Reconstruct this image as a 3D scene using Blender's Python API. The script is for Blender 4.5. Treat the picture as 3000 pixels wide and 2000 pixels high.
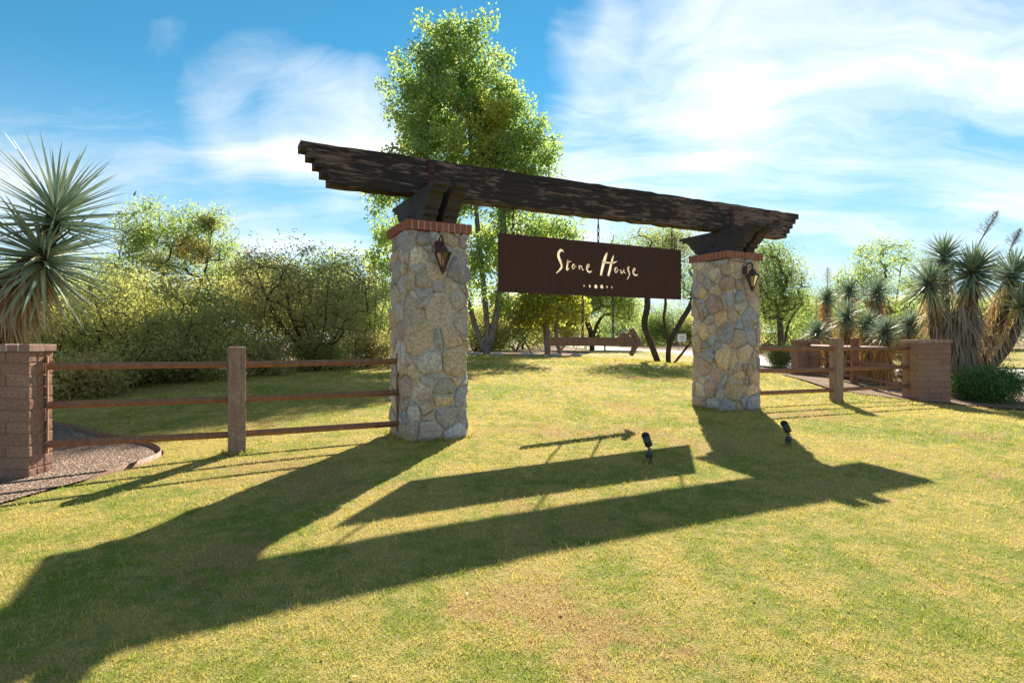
import bpy, bmesh, math, random
import numpy as np
from mathutils import Vector, Matrix, Quaternion
from mathutils.geometry import delaunay_2d_cdt

for o in list(bpy.data.objects): bpy.data.objects.remove(o)
sc = bpy.context.scene
COL = sc.collection
R = math.radians
random.seed(7); RNG = np.random.default_rng(7)

# ------------------------------------------------------------------ camera
CAM_Z = 1.10
cam = bpy.data.cameras.new('camera'); camo = bpy.data.objects.new('camera', cam); COL.objects.link(camo)
camo.location = (0, 0, CAM_Z); camo.rotation_euler = (R(90), 0, 0)
cam.sensor_width = 36; cam.lens = 36 * 1740 / 3000
cam.clip_start = 0.05; cam.clip_end = 3000
sc.camera = camo

# ------------------------------------------------------------------ node helpers
class NT:
    def __init__(s, tree): s.t = tree; s.n = tree.nodes; s.l = tree.links
    def new(s, typ, **kw):
        nd = s.n.new(typ)
        for k, v in kw.items(): setattr(nd, k, v)
        return nd
    def put(s, sock, v):
        if isinstance(v, bpy.types.NodeSocket): s.l.new(v, sock)
        elif v is not None:
            if hasattr(sock.default_value, '__len__') and not hasattr(v, '__len__'):
                v = [v] * len(sock.default_value)
            if hasattr(v, '__len__') and len(sock.default_value) == 4 and len(v) == 3: v = (*v, 1)
            sock.default_value = v
    def m(s, op, a, b=None, c=None, clamp=False):
        nd = s.new('ShaderNodeMath', operation=op, use_clamp=clamp)
        for i, v in enumerate((a, b, c)):
            if v is not None: s.put(nd.inputs[i], v)
        return nd.outputs[0]
    def v(s, op, a, b=None):
        nd = s.new('ShaderNodeVectorMath', operation=op)
        s.put(nd.inputs[0], a)
        if b is not None: s.put(nd.inputs[1], b)
        return nd.outputs['Value'] if op in ('DOT_PRODUCT', 'LENGTH') else nd.outputs[0]
    def mix(s, f, a, b, mode='MIX'):
        nd = s.new('ShaderNodeMix', data_type='RGBA', blend_type=mode)
        s.put(nd.inputs[0], f); s.put(nd.inputs[6], a); s.put(nd.inputs[7], b)
        return nd.outputs[2]
    def noise(s, vec=None, scale=5, detail=4, rough=.5, dist=0., col=False, dim='3D'):
        nd = s.new('ShaderNodeTexNoise', noise_dimensions=dim)
        if vec is not None: s.l.new(vec, nd.inputs['Vector'])
        nd.inputs['Scale'].default_value = scale; nd.inputs['Detail'].default_value = detail
        nd.inputs['Roughness'].default_value = rough; nd.inputs['Distortion'].default_value = dist
        return nd.outputs['Color' if col else 'Fac']
    def vor(s, vec=None, scale=5, feature='F1', out='Distance'):
        nd = s.new('ShaderNodeTexVoronoi', feature=feature)
        if vec is not None: s.l.new(vec, nd.inputs['Vector'])
        nd.inputs['Scale'].default_value = scale
        return nd.outputs[out]
    def mr(s, v, a, b, c=0., d=1., smooth=True):
        nd = s.new('ShaderNodeMapRange', interpolation_type='SMOOTHSTEP' if smooth else 'LINEAR')
        s.put(nd.inputs[0], v)
        for i, q in enumerate((a, b, c, d)): nd.inputs[i + 1].default_value = q
        return nd.outputs[0]
    def ramp(s, f, stops, const=False):
        nd = s.new('ShaderNodeValToRGB'); e = nd.color_ramp.elements
        if const: nd.color_ramp.interpolation = 'CONSTANT'
        while len(e) < len(stops): e.new(.5)
        for q, (p, c) in zip(e, stops): q.position = p; q.color = (*c, 1)
        s.put(nd.inputs[0], f); return nd.outputs[0]
    def coord(s, kind='Object'): return s.new('ShaderNodeTexCoord').outputs[kind]
    def pos(s): return s.new('ShaderNodeNewGeometry').outputs['Position']
    def rnd(s): return s.new('ShaderNodeObjectInfo').outputs['Random']
    def scale(s, vec, sc_):
        nd = s.new('ShaderNodeMapping'); s.l.new(vec, nd.inputs[0]); nd.inputs['Scale'].default_value = sc_
        return nd.outputs[0]
    def attr(s, name):
        return s.new('ShaderNodeAttribute', attribute_name=name).outputs['Fac']
    def bump(s, h, strength=.3, dist=.02):
        nd = s.new('ShaderNodeBump'); nd.inputs['Strength'].default_value = strength
        nd.inputs['Distance'].default_value = dist; s.l.new(h, nd.inputs['Height']); return nd.outputs[0]

def mat(name, fn):
    m = bpy.data.materials.new(name); m.use_nodes = True; m.node_tree.nodes.clear()
    n = NT(m.node_tree); out = n.new('ShaderNodeOutputMaterial')
    n.l.new(fn(n), out.inputs['Surface']); return m
def pbr(n, col, rough=.8, metal=0., normal=None, spec=.4, trans=0.):
    b = n.new('ShaderNodeBsdfPrincipled')
    n.put(b.inputs['Base Color'], col); n.put(b.inputs['Roughness'], rough); b.inputs['Metallic'].default_value = metal
    n.put(b.inputs['Specular IOR Level'], spec)
    if trans: b.inputs['Transmission Weight'].default_value = trans
    if normal is not None: n.l.new(normal, b.inputs['Normal'])
    return b.outputs[0]

# ------------------------------------------------------------------ world and sun
SUN_AZ, SUN_EL = R(14.0), R(33.0)
world = bpy.data.worlds.new('World'); sc.world = world; world.use_nodes = True
w = NT(world.node_tree); w.n.clear()
def build_world():
    sky = w.new('ShaderNodeTexSky', sky_type='NISHITA'); sky.sun_disc = False
    sky.sun_elevation = SUN_EL; sky.sun_rotation = SUN_AZ
    sky.altitude = 800; sky.air_density = .9; sky.dust_density = 0.0; sky.ozone_density = 4.0
    d = w.v('NORMALIZE', w.coord('Generated'))
    sep = w.new('ShaderNodeSeparateXYZ'); w.l.new(d, sep.inputs[0])
    z = w.m('ADD', w.m('MAXIMUM', sep.outputs[2], 0), .16)
    cmb = w.new('ShaderNodeCombineXYZ')
    w.l.new(w.m('DIVIDE', sep.outputs[0], z), cmb.inputs[0]); w.l.new(w.m('DIVIDE', sep.outputs[1], z), cmb.inputs[1])
    p = cmb.outputs[0]
    warp = w.v('SCALE', w.v('SUBTRACT', w.noise(p, .55, 3, .5, col=True), (.5, .5, .5))); warp.node.inputs['Scale'].default_value = 1.2
    p2 = w.v('ADD', p, warp)
    fine = w.v('SCALE', w.v('SUBTRACT', w.noise(p2, 2.4, 4, .55, col=True), (.5, .5, .5))); fine.node.inputs['Scale'].default_value = .35
    p3 = w.v('ADD', p2, fine)
    rot = w.new('ShaderNodeMapping'); w.l.new(p3, rot.inputs[0]); rot.inputs['Rotation'].default_value = (0, 0, R(-40)); rot.inputs['Scale'].default_value = (.7, 2.0, 1)
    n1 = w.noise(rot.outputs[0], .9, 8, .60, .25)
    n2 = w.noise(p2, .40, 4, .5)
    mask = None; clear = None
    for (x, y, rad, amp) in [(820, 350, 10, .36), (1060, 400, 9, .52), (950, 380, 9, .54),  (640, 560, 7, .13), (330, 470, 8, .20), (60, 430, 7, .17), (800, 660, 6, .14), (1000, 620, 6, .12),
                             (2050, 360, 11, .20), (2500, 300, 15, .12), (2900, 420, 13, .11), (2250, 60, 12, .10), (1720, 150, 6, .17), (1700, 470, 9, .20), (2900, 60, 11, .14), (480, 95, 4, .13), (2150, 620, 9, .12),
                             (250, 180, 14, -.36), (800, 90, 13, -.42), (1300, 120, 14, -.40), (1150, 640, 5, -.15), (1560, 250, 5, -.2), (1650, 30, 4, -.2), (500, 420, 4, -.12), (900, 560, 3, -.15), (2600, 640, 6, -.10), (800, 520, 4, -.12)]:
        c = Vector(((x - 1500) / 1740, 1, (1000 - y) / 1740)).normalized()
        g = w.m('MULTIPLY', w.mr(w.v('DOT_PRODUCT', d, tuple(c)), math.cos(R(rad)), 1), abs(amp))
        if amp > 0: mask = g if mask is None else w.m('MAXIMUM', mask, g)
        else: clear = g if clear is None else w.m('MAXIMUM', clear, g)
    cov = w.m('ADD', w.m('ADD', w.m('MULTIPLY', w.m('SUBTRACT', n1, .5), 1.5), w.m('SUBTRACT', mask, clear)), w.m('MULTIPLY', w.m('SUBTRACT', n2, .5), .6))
    alpha = w.m('POWER', w.mr(cov, -.14, .44, 0, 1, False), 1.2)  # low threshold adds extra cloud over the unseen sky, for fill light
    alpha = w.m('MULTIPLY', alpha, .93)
    hz = w.mr(sep.outputs[2], .0, .40, .78, 0.)
    hs = w.new('ShaderNodeHueSaturation'); hs.inputs['Hue'].default_value = .474; hs.inputs['Saturation'].default_value = 1.2; hs.inputs['Value'].default_value = .325
    w.l.new(sky.outputs[0], hs.inputs['Color'])
    base = w.mix(hz, hs.outputs[0], (1.3, 1.8, 2.1))
    glow = w.mr(w.v('DOT_PRODUCT', d, (math.sin(SUN_AZ) * math.cos(SUN_EL), math.cos(SUN_AZ) * math.cos(SUN_EL), math.sin(SUN_EL))), .6, 1.0, .85, 1.15)
    cc = w.mix(1., (2.75, 2.75, 2.75), w.v('SCALE', (1, 1, 1)), 'MULTIPLY')
    sc_ = cc.node.inputs[7].links[0].from_node; w.l.new(glow, sc_.inputs['Scale'])
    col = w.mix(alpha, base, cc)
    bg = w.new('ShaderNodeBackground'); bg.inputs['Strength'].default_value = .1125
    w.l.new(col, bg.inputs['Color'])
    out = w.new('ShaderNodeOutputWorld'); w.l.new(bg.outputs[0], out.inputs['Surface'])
build_world()
sun = bpy.data.lights.new('sun', 'SUN'); suno = bpy.data.objects.new('sun', sun); COL.objects.link(suno)
sun.energy = 3.5; sun.angle = R(.55); sun.color = (1, .905, .745)
S = Vector((math.sin(SUN_AZ) * math.cos(SUN_EL), math.cos(SUN_AZ) * math.cos(SUN_EL), math.sin(SUN_EL)))
suno.rotation_euler = (-S).to_track_quat('-Z', 'Y').to_euler(); suno.location = S * 60
sc.view_settings.view_transform = 'Standard'; sc.view_settings.look = 'None'
sc.view_settings.exposure = 2.05; sc.view_settings.gamma = 1.0; sc.view_settings.use_curve_mapping = False
sc.render.engine = 'CYCLES'; sc.cycles.max_bounces = 10; sc.cycles.diffuse_bounces = 6; sc.cycles.transmission_bounces = 8; world.cycles.sampling_method = 'MANUAL'; world.cycles.sample_map_resolution = 512; sc.cycles.transparent_max_bounces = 8
sc.cycles.use_denoising = True

# ------------------------------------------------------------------ object helpers
def tag(o, label=None, cat=None, group=None, kind=None):
    if label: o['label'] = label
    if cat: o['category'] = cat
    if group: o['group'] = group
    if kind: o['kind'] = kind
    return o
def link(name, me, m=None, parent=None):
    o = bpy.data.objects.new(name, me); COL.objects.link(o)
    if m is not None and me is not None and not me.materials: me.materials.append(m)
    if parent is not None: o.parent = parent
    return o
def empty(name, loc=(0, 0, 0), rz=0, parent=None):
    o = bpy.data.objects.new(name, None); COL.objects.link(o); o.location = loc; o.rotation_euler = (0, 0, rz)
    o.empty_display_size = .1
    if parent is not None: o.parent = parent
    return o
def mesh_np(name, verts, faces, attrs=None, smooth=False):
    """verts (N,3), faces (M,k) int array of equal-sided polygons"""
    verts = np.asarray(verts, np.float32); faces = np.asarray(faces, np.int32)
    me = bpy.data.meshes.new(name); k = faces.shape[1]
    me.vertices.add(len(verts)); me.vertices.foreach_set('co', verts.ravel())
    me.loops.add(faces.size); me.loops.foreach_set('vertex_index', faces.ravel())
    me.polygons.add(len(faces)); me.polygons.foreach_set('loop_start', np.arange(0, faces.size, k, dtype=np.int32))
    me.polygons.foreach_set('loop_total', np.full(len(faces), k, np.int32))
    if smooth: me.polygons.foreach_set('use_smooth', np.ones(len(faces), bool))
    for an, av in (attrs or {}).items():
        a = me.attributes.new(an, 'FLOAT', 'POINT'); a.data.foreach_set('value', np.asarray(av, np.float32))
    me.update(calc_edges=True); return me
def mesh_pd(name, v, f, smooth=False):
    me = bpy.data.meshes.new(name); me.from_pydata([tuple(q) for q in v], [], [tuple(q) for q in f])
    if smooth: me.polygons.foreach_set('use_smooth', [True] * len(me.polygons))
    me.update(); return me
def box_mesh(name, sx, sy, sz, bev=.0, seg=1, loc=(0, 0, 0), jitter=0., sub=None):
    bm = bmesh.new(); bmesh.ops.create_cube(bm, size=1)
    bmesh.ops.scale(bm, vec=(sx, sy, sz), verts=bm.verts)
    if bev: bmesh.ops.bevel(bm, geom=bm.edges[:], offset=bev, segments=seg, affect='EDGES', profile=.5)
    bmesh.ops.translate(bm, vec=loc, verts=bm.verts)
    if jitter:
        for vv in bm.verts: vv.co += Vector((random.gauss(0, jitter), random.gauss(0, jitter), random.gauss(0, jitter)))
    me = bpy.data.meshes.new(name); bm.to_mesh(me); bm.free(); return me
def lathe(name, prof, seg=16, smooth=True, rot=0.):
    v = []; f = []
    for (r, z) in prof:
        for i in range(seg):
            a = 2 * math.pi * i / seg + rot; v.append((r * math.cos(a), r * math.sin(a), z))
    for j in range(len(prof) - 1):
        for i in range(seg):
            i2 = (i + 1) % seg; f.append((j * seg + i, j * seg + i2, (j + 1) * seg + i2, (j + 1) * seg + i))
    f.append(tuple(range(seg))[::-1]); f.append(tuple((len(prof) - 1) * seg + i for i in range(seg)))
    return mesh_pd(name, v, f, smooth)
def tube_arrays(pts, rad, seg=6):
    """continuous tube along a polyline; returns verts, quads"""
    pts = np.asarray(pts, float); n = len(pts); rad = np.asarray(rad, float)
    tg = np.gradient(pts, axis=0); tg /= np.linalg.norm(tg, axis=1)[:, None] + 1e-9
    a = np.array([0, 0, 1.]) if abs(tg[0, 2]) < .9 else np.array([1., 0, 0])
    V = []
    for i in range(n):
        s = a - tg[i] * (a @ tg[i]); s /= np.linalg.norm(s) + 1e-9; b = np.cross(tg[i], s); a = s
        th = np.arange(seg) * 2 * math.pi / seg
        V.append(pts[i] + rad[i] * (np.cos(th)[:, None] * s + np.sin(th)[:, None] * b))
    V = np.concatenate(V); F = []
    i = np.arange(seg); j = (i + 1) % seg
    for k in range(n - 1): F.append(np.stack([k * seg + i, k * seg + j, (k + 1) * seg + j, (k + 1) * seg + i], 1))
    return V, np.concatenate(F)
class Acc:
    def __init__(s): s.v = []; s.f = []; s.n = 0; s.a = []
    def add(s, v, f, a=None):
        s.v.append(np.asarray(v, float)); s.f.append(np.asarray(f) + s.n); s.n += len(v)
        s.a.append(np.full(len(v), random.random() if a is None else a))
    def mesh(s, name, smooth=False):
        return mesh_np(name, np.concatenate(s.v), np.concatenate(s.f), {'tint': np.concatenate(s.a)}, smooth)
def X(px, Z): return (px - 1500) / 1740 * Z

# ------------------------------------------------------------------ materials
def m_stone(pal):
    def fn(n):
        r = n.rnd(); o = n.coord('Object'); off = n.v('SCALE', (13., 7., 5.)); n.l.new(r, off.node.inputs['Scale'])
        q = n.v('ADD', o, off)
        base = n.ramp(r, [((i + .0) / len(pal), c) for i, c in enumerate(pal)], True)
        wn = n.new('ShaderNodeTexWhiteNoise', noise_dimensions='1D'); n.l.new(n.m('MULTIPLY', r, 517.), wn.inputs['W']); base = n.mix(1., base, n.ramp(wn.outputs['Value'], [(0, (.72, .73, .76)), (.5, (1.06, 1.06, 1.07)), (1, (1.35, 1.33, 1.28))]), 'MULTIPLY')
        st = n.new('ShaderNodeMapping'); n.l.new(q, st.inputs[0]); st.inputs['Scale'].default_value = (1, 1, 2.2); 
        rr = n.new('ShaderNodeCombineXYZ'); n.l.new(n.m('MULTIPLY', r, 40), rr.inputs[0]); n.l.new(n.m('MULTIPLY', r, 90), rr.inputs[1]); n.l.new(rr.outputs[0], st.inputs['Rotation'])
        n1 = n.noise(st.outputs[0], 9, 7, .65, .8); n2 = n.noise(q, 34, 5, .6); n3 = n.noise(q, 5, 3, .5, .5)
        c = n.mix(n.mr(n1, .35, .7), base, (.60, .56, .49), 'MIX'); c.node.inputs[0].links[0].from_node.inputs[4].default_value = .5
        c = n.mix(n.mr(n3, .5, .72, 0, .6), c, (.42, .25, .13))
        c = n.mix(n.mr(n2, .35, .62, .5, 0), c, (.13, .115, .105))
        return pbr(n, c, .85, normal=n.bump(n.m('ADD', n1, n.m('MULTIPLY', n2, .6)), .55, .018), spec=.25)
    return fn
GREY = [(.46, .43, .41), (.53, .44, .35), (.30, .30, .33), (.60, .54, .46), (.47, .33, .25), (.37, .37, .41), (.60, .43, .25), (.50, .47, .44), (.35, .30, .30), (.44, .40, .35)]
TAN = [(.55, .41, .28), (.64, .42, .21), (.38, .37, .38), (.46, .31, .23), (.31, .33, .38), (.66, .46, .24), (.42, .28, .24), (.58, .50, .40), (.36, .36, .40), (.52, .40, .30)]
M = {}
M['stone_grey'] = mat('stone_grey', m_stone(GREY)); M['stone_tan'] = mat('stone_tan', m_stone(TAN))
def f_mortar(n):
    o = n.coord('Object'); a = n.noise(o, 14, 6, .6); b = n.noise(o, 90, 4, .6)
    return pbr(n, n.mix(a, (.40, .37, .33), (.60, .56, .50)), .95, normal=n.bump(n.m('ADD', a, n.m('MULTIPLY', b, .5)), .6, .012), spec=.15)
M['mortar'] = mat('mortar', f_mortar)
def f_brick(c1, c2, c3):
    def fn(n):
        o = n.coord('Object'); r = n.rnd(); a = n.noise(o, 60, 5, .6); b = n.noise(n.pos(), 7, 3, .5)
        c = n.mix(r, c1, c2); c = n.mix(n.mr(b, .45, .75, 0, .6), c, c3); c = n.mix(n.mr(a, .4, .7, .3, 0), c, (.08, .035, .025))
        return pbr(n, c, .9, normal=n.bump(a, .5, .006), spec=.2)
    return fn
M['brick'] = mat('brick', f_brick((.37, .135, .09), (.28, .095, .065), (.42, .21, .15)))
M['cap_brick'] = mat('cap_brick', f_brick((.42, .27, .22), (.33, .19, .15), (.52, .40, .34)))
def f_block(n):
    o = n.pos(); r = n.rnd(); a = n.noise(o, 45, 6, .65); b = n.noise(o, 3.5, 4, .55); v = n.vor(o, 130)
    c = n.mix(r, (.37, .225, .16), (.315, .18, .13)); c = n.mix(n.mr(b, .5, .75, 0, .5), c, (.43, .29, .22))
    c = n.mix(n.mr(a, .38, .62, .45, 0), c, (.11, .06, .045)); c = n.mix(n.mr(v, .0, .25, .35, 0), c, (.09, .055, .045))
    return pbr(n, c, .95, normal=n.bump(a, .6, .008), spec=.15)
M['block'] = mat('block', f_block)
def f_bmortar(n):
    o = n.pos(); a = n.noise(o, 6, 4, .6)
    return pbr(n, n.mix(n.mr(a, .5, .72), (.29, .175, .125), (.46, .37, .31)), .95, spec=.15)
M['block_mortar'] = mat('block_mortar', f_bmortar)
def f_timber(n):
    o = n.coord('Object'); st = n.scale(o, (1.3, 5, 6.5)); gr = n.scale(o, (2.0, 50, 70))
    a = n.noise(st, 1.9, 4, .55, 1.4); g = n.noise(gr, 1, 5, .6, .3); b = n.noise(n.scale(o, (2, 8, 9)), 2.6, 3, .5, .8)
    c = n.mix(n.mr(n.m('ADD', n.m('ADD', n.m('MULTIPLY', a, .62), n.m('MULTIPLY', b, .38)), n.m('MULTIPLY', n.m('SUBTRACT', n.noise(o, .55, 3), .5), .5)), .48, .60), (.036, .029, .027), (.18, .125, .105))
    c = n.mix(n.mr(g, .3, .6, .75, 0), c, (.012, .010, .010))
    ck = n.vor(n.scale(o, (.9, 10, 10)), 1.3, 'DISTANCE_TO_EDGE')
    return pbr(n, c, .82, normal=n.bump(n.m('ADD', g, n.m('MULTIPLY', n.mr(ck, 0, .03), 1.2)), .7, .012), spec=.25)
M['timber'] = mat('timber', f_timber)
def f_timber_dark(n):
    o = n.coord('Object'); gr = n.scale(o, (40, 1.6, 40)); g = n.noise(gr, 1, 5, .6, .4); a = n.noise(o, 5, 4, .6)
    c = n.mix(a, (.036, .032, .034), (.085, .075, .08)); c = n.mix(n.mr(g, .3, .6, .6, 0), c, (.012, .011, .012))
    return pbr(n, c, .8, normal=n.bump(g, .6, .01), spec=.25)
M['timber_dark'] = mat('timber_dark', f_timber_dark)
def f_corten(n):
    o = n.coord('Object'); a = n.noise(n.scale(o, (7, 7, .7)), 2.2, 5, .6); b = n.noise(o, 70, 5, .65); c0 = n.noise(o, 2.2, 4, .6)
    c = n.mix(n.mr(a, .35, .68), (.066, .024, .018), (.046, .022, .019)); c = n.mix(n.mr(c0, .5, .75, 0, .7), c, (.075, .026, .017))
    c = n.mix(n.mr(b, .5, .8, 0, .5), c, (.10, .05, .035))
    return pbr(n, c, .75, normal=n.bump(b, .3, .003), spec=.3)
M['corten'] = mat('corten', f_corten)
def f_rust(c1, c2, c3):
    def fn(n):
        o = n.coord('Object'); p = n.pos(); a = n.noise(n.scale(p, (9, 9, 2.)), 2.5, 6, .65); b = n.noise(p, 55, 5, .65); d = n.noise(p, 2.3, 3, .5)
        c = n.mix(n.mr(a, .35, .65), c1, c2); c = n.mix(n.mr(b, .48, .7, 0, .7), c, c3); c = n.mix(n.mr(d, .5, .75, 0, .4), c, c2)
        return pbr(n, c, n.mr(b, .3, .7, .55, .85), normal=n.bump(b, .35, .004), spec=.35)
    return fn
M['rust_rail'] = mat('rust_rail', f_rust((.27, .125, .06), (.17, .08, .05), (.37, .22, .13)))
M['rust_post'] = mat('rust_post', f_rust((.30, .20, .14), (.20, .12, .08), (.44, .36, .31)))
M['rust_red'] = mat('rust_red', f_rust((.27, .11, .07), (.18, .075, .052), (.34, .18, .12)))
M['rust_iron'] = mat('rust_iron', f_rust((.075, .036, .026), (.042, .026, .022), (.13, .065, .042)))
M['chain'] = mat('chain', f_rust((.05, .035, .03), (.03, .025, .024), (.10, .06, .04)))
M['cream'] = mat('cream', lambda n: pbr(n, n.mix(n.mr(n.noise(n.coord('Object'), 9, 3), .4, .8), (.95, .86, .70), (.80, .50, .33)), .8))
def f_inlay(n):
    c = n.mix(n.mr(n.noise(n.coord('Object'), 9, 3), .4, .8), (.95, .90, .78), (.88, .68, .50))
    tl = n.new('ShaderNodeBsdfTranslucent'); n.l.new(c, tl.inputs[0]); mx = n.new('ShaderNodeMixShader'); mx.inputs[0].default_value = .55
    n.l.new(pbr(n, c, .7), mx.inputs[1]); n.l.new(tl.outputs[0], mx.inputs[2]); return mx.outputs[0]
M['inlay'] = mat('inlay', f_inlay)
M['black_metal'] = mat('black_metal', lambda n: pbr(n, n.mix(n.noise(n.coord('Object'), 30, 4), (.022, .024, .026), (.06, .062, .066)), .5, spec=.5))
M['pvc'] = mat('pvc', lambda n: pbr(n, n.mix(n.mr(n.noise(n.coord('Object'), 25, 5), .4, .7), (.012, .014, .018), (.07, .08, .09)), .45, spec=.5))
M['grey_metal'] = mat('grey_metal', lambda n: pbr(n, (.23, .23, .24), .5, metal=.6))
M['glass'] = mat('glass', lambda n: pbr(n, (.92, .9, .86), .08, trans=1.))
M['white_board'] = mat('white_board', lambda n: pbr(n, (.75, .77, .8), .6))
M['dark_print'] = mat('dark_print', lambda n: pbr(n, (.05, .08, .12), .6))
M['yellow_paint'] = mat('yellow_paint', lambda n: pbr(n, (.7, .42, .02), .5))
M['wood_post'] = mat('wood_post', lambda n: pbr(n, n.mix(n.noise(n.scale(n.coord('Object'), (20, 20, 2)), 3), (.16, .11, .08), (.28, .21, .15)), .9))
M['bird'] = mat('bird', lambda n: pbr(n, (.03, .03, .035), .6))
M['adobe'] = mat('adobe', lambda n: pbr(n, n.mix(n.noise(n.pos(), .8, 5), (.26, .12, .08), (.35, .19, .13)), .95))
M['rock'] = mat('rock', lambda n: pbr(n, n.mix(n.noise(n.coord('Object'), 5, 6, .6), (.22, .20, .18), (.48, .46, .43)), .95, normal=n.bump(n.noise(n.coord('Object'), 12, 6), .6, .03)))
def f_bark(c1, c2):
    def fn(n):
        o = n.pos(); a = n.noise(n.scale(o, (16, 16, 3)), 1.5, 6, .65, .6)
        return pbr(n, n.mix(n.mr(a, .35, .65), c1, c2), .95, normal=n.bump(a, .8, .03), spec=.15)
    return fn
M['bark_pale'] = mat('bark_pale', f_bark((.13, .105, .085), (.30, .26, .22)))
M['bark_dark'] = mat('bark_dark', f_bark((.035, .027, .022), (.095, .072, .055)))
M['bark_grey'] = mat('bark_grey', f_bark((.07, .06, .05), (.17, .15, .13)))
def f_leaf(c1, c2, c3, tr=.5, nsc=.8, yel=None, lo=.5, hi=.7):
    def fn(n):
        t = n.attr('tint'); p = n.pos(); a = n.noise(p, nsc, 3, .5)
        c = n.ramp(t, [(0, c1), (.5, c2), (1, c3)])
        if yel is not None: c = n.mix(n.mr(a, lo, hi, 0, .85), c, yel)
        b = pbr(n, c, .55, spec=.3)
        tl = n.new('ShaderNodeBsdfTranslucent'); n.l.new(n.mix(.35, c, (1, .95, .35), 'MULTIPLY'), tl.inputs[0])
        tc = n.mix(1., c, (1.26, 1.22, .9), 'MULTIPLY'); n.l.new(tc, tl.inputs[0])
        mx = n.new('ShaderNodeMixShader'); mx.inputs[0].default_value = tr
        n.l.new(b, mx.inputs[1]); n.l.new(tl.outputs[0], mx.inputs[2]); return mx.outputs[0]
    return fn
M['leaf_cotton'] = mat('leaf_cotton', f_leaf((.20, .31, .12), (.28, .40, .14), (.42, .48, .14), .70, .55, (.56, .53, .11), .56, .76))
M['leaf_yellow'] = mat('leaf_yellow', f_leaf((.20, .28, .06), (.32, .36, .07), (.46, .43, .08), .64, .6, (.50, .42, .08), .54, .74))
M['leaf_mesq'] = mat('leaf_mesq', f_leaf((.19, .29, .11), (.30, .40, .14), (.44, .50, .17), .66, .5))
M['leaf_bright'] = mat('leaf_bright', f_leaf((.15, .23, .08), (.22, .31, .10), (.33, .39, .12), .62, .5, (.38, .37, .12), .55, .75))
M['leaf_olive'] = mat('leaf_olive', f_leaf((.25, .28, .11), (.38, .39, .15), (.52, .49, .18), .66, .45, (.56, .46, .16), .56, .76))
M['leaf_brown'] = mat('leaf_brown', f_leaf((.27, .27, .13), (.40, .37, .17), (.54, .46, .22), .66, .5, (.58, .45, .20), .5, .7))
M['leaf_bush'] = mat('leaf_bush', f_leaf((0.058, 0.137, 0.043), (0.098, 0.205, 0.058), (0.176, 0.312, 0.088), .35, 3))
M['leaf_round'] = mat('leaf_round', f_leaf((0.156, 0.203, 0.078), (0.250, 0.281, 0.109), (0.374, 0.374, 0.156), .4, 3))
def f_yucca(n):
    t = n.attr('tint'); r = n.rnd()
    c = n.ramp(t, [(0, (.19, .28, .215)), (.5, (.28, .36, .25)), (.8, (.42, .44, .22)), (1, (.54, .46, .23))])
    b = pbr(n, c, .5, spec=.3); tl = n.new('ShaderNodeBsdfTranslucent'); n.l.new(c, tl.inputs[0])
    mx = n.new('ShaderNodeMixShader'); mx.inputs[0].default_value = .18; n.l.new(b, mx.inputs[1]); n.l.new(tl.outputs[0], mx.inputs[2]); return mx.outputs[0]
M['yucca'] = mat('yucca', f_yucca)
M['yucca_dead'] = mat('yucca_dead', f_leaf((.30, .21, .12), (.50, .37, .21), (.64, .52, .34), .35, 2.))
M['yucca_orange'] = mat('yucca_orange', f_leaf((.30, .17, .07), (.50, .29, .11), (.62, .42, .19), .35, 2.))
M['stalk'] = mat('stalk', lambda n: pbr(n, (.20, .12, .08), .9))
M['arrow_rust'] = mat('arrow_rust', f_rust((.19, .095, .06), (.13, .065, .045), (.25, .15, .11)))
M['yucca_greydead'] = mat('yucca_greydead', f_leaf((.20, .175, .15), (.32, .28, .24), (.44, .39, .32), .3, 2.))
def lawn_mix(n, p):
    """0 = green turf, 1 = dormant straw; second value = bare brown thatch"""
    a = n.noise(p, .5, 3, .55, .6); b = n.noise(p, 2.6, 4, .6, .3); c = n.noise(p, 11., 4, .65)
    st = n.noise(n.scale(p, (2.6, .5, 1)), 1.0, 3, .5)
    m_ = n.m('ADD', n.m('ADD', n.m('MULTIPLY', a, .30), n.m('MULTIPLY', b, .28)), n.m('ADD', n.m('MULTIPLY', c, .28), n.m('MULTIPLY', st, .14)))
    t = n.noise(n.v('ADD', p, (7.3, 2.1, 0)), .62, 4, .6, .5)
    return m_, n.mr(n.m('ADD', n.m('MULTIPLY', t, .7), n.m('MULTIPLY', c, .3)), .525, .62)
def f_lawn(n):
    p = n.pos(); m_, t = lawn_mix(n, p); c0 = n.noise(p, 26, 5, .7); d = n.noise(p, 120, 3, .7)
    c = n.mix(n.mr(m_, .412, .562), (.19, .25, .03), (.50, .39, .12)); c = n.mix(n.m('MULTIPLY', t, .8), c, (.43, .27, .12))
    c = n.mix(n.mr(c0, .40, .66, .0, .5), c, (.47, .36, .17)); c = n.mix(n.mr(d, .36, .60, .6, 0), c, (.08, .08, .028))
    return pbr(n, c, .95, normal=n.bump(n.m('ADD', c0, d), .8, .025), spec=.1)
M['lawn'] = mat('lawn', f_lawn)
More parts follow.
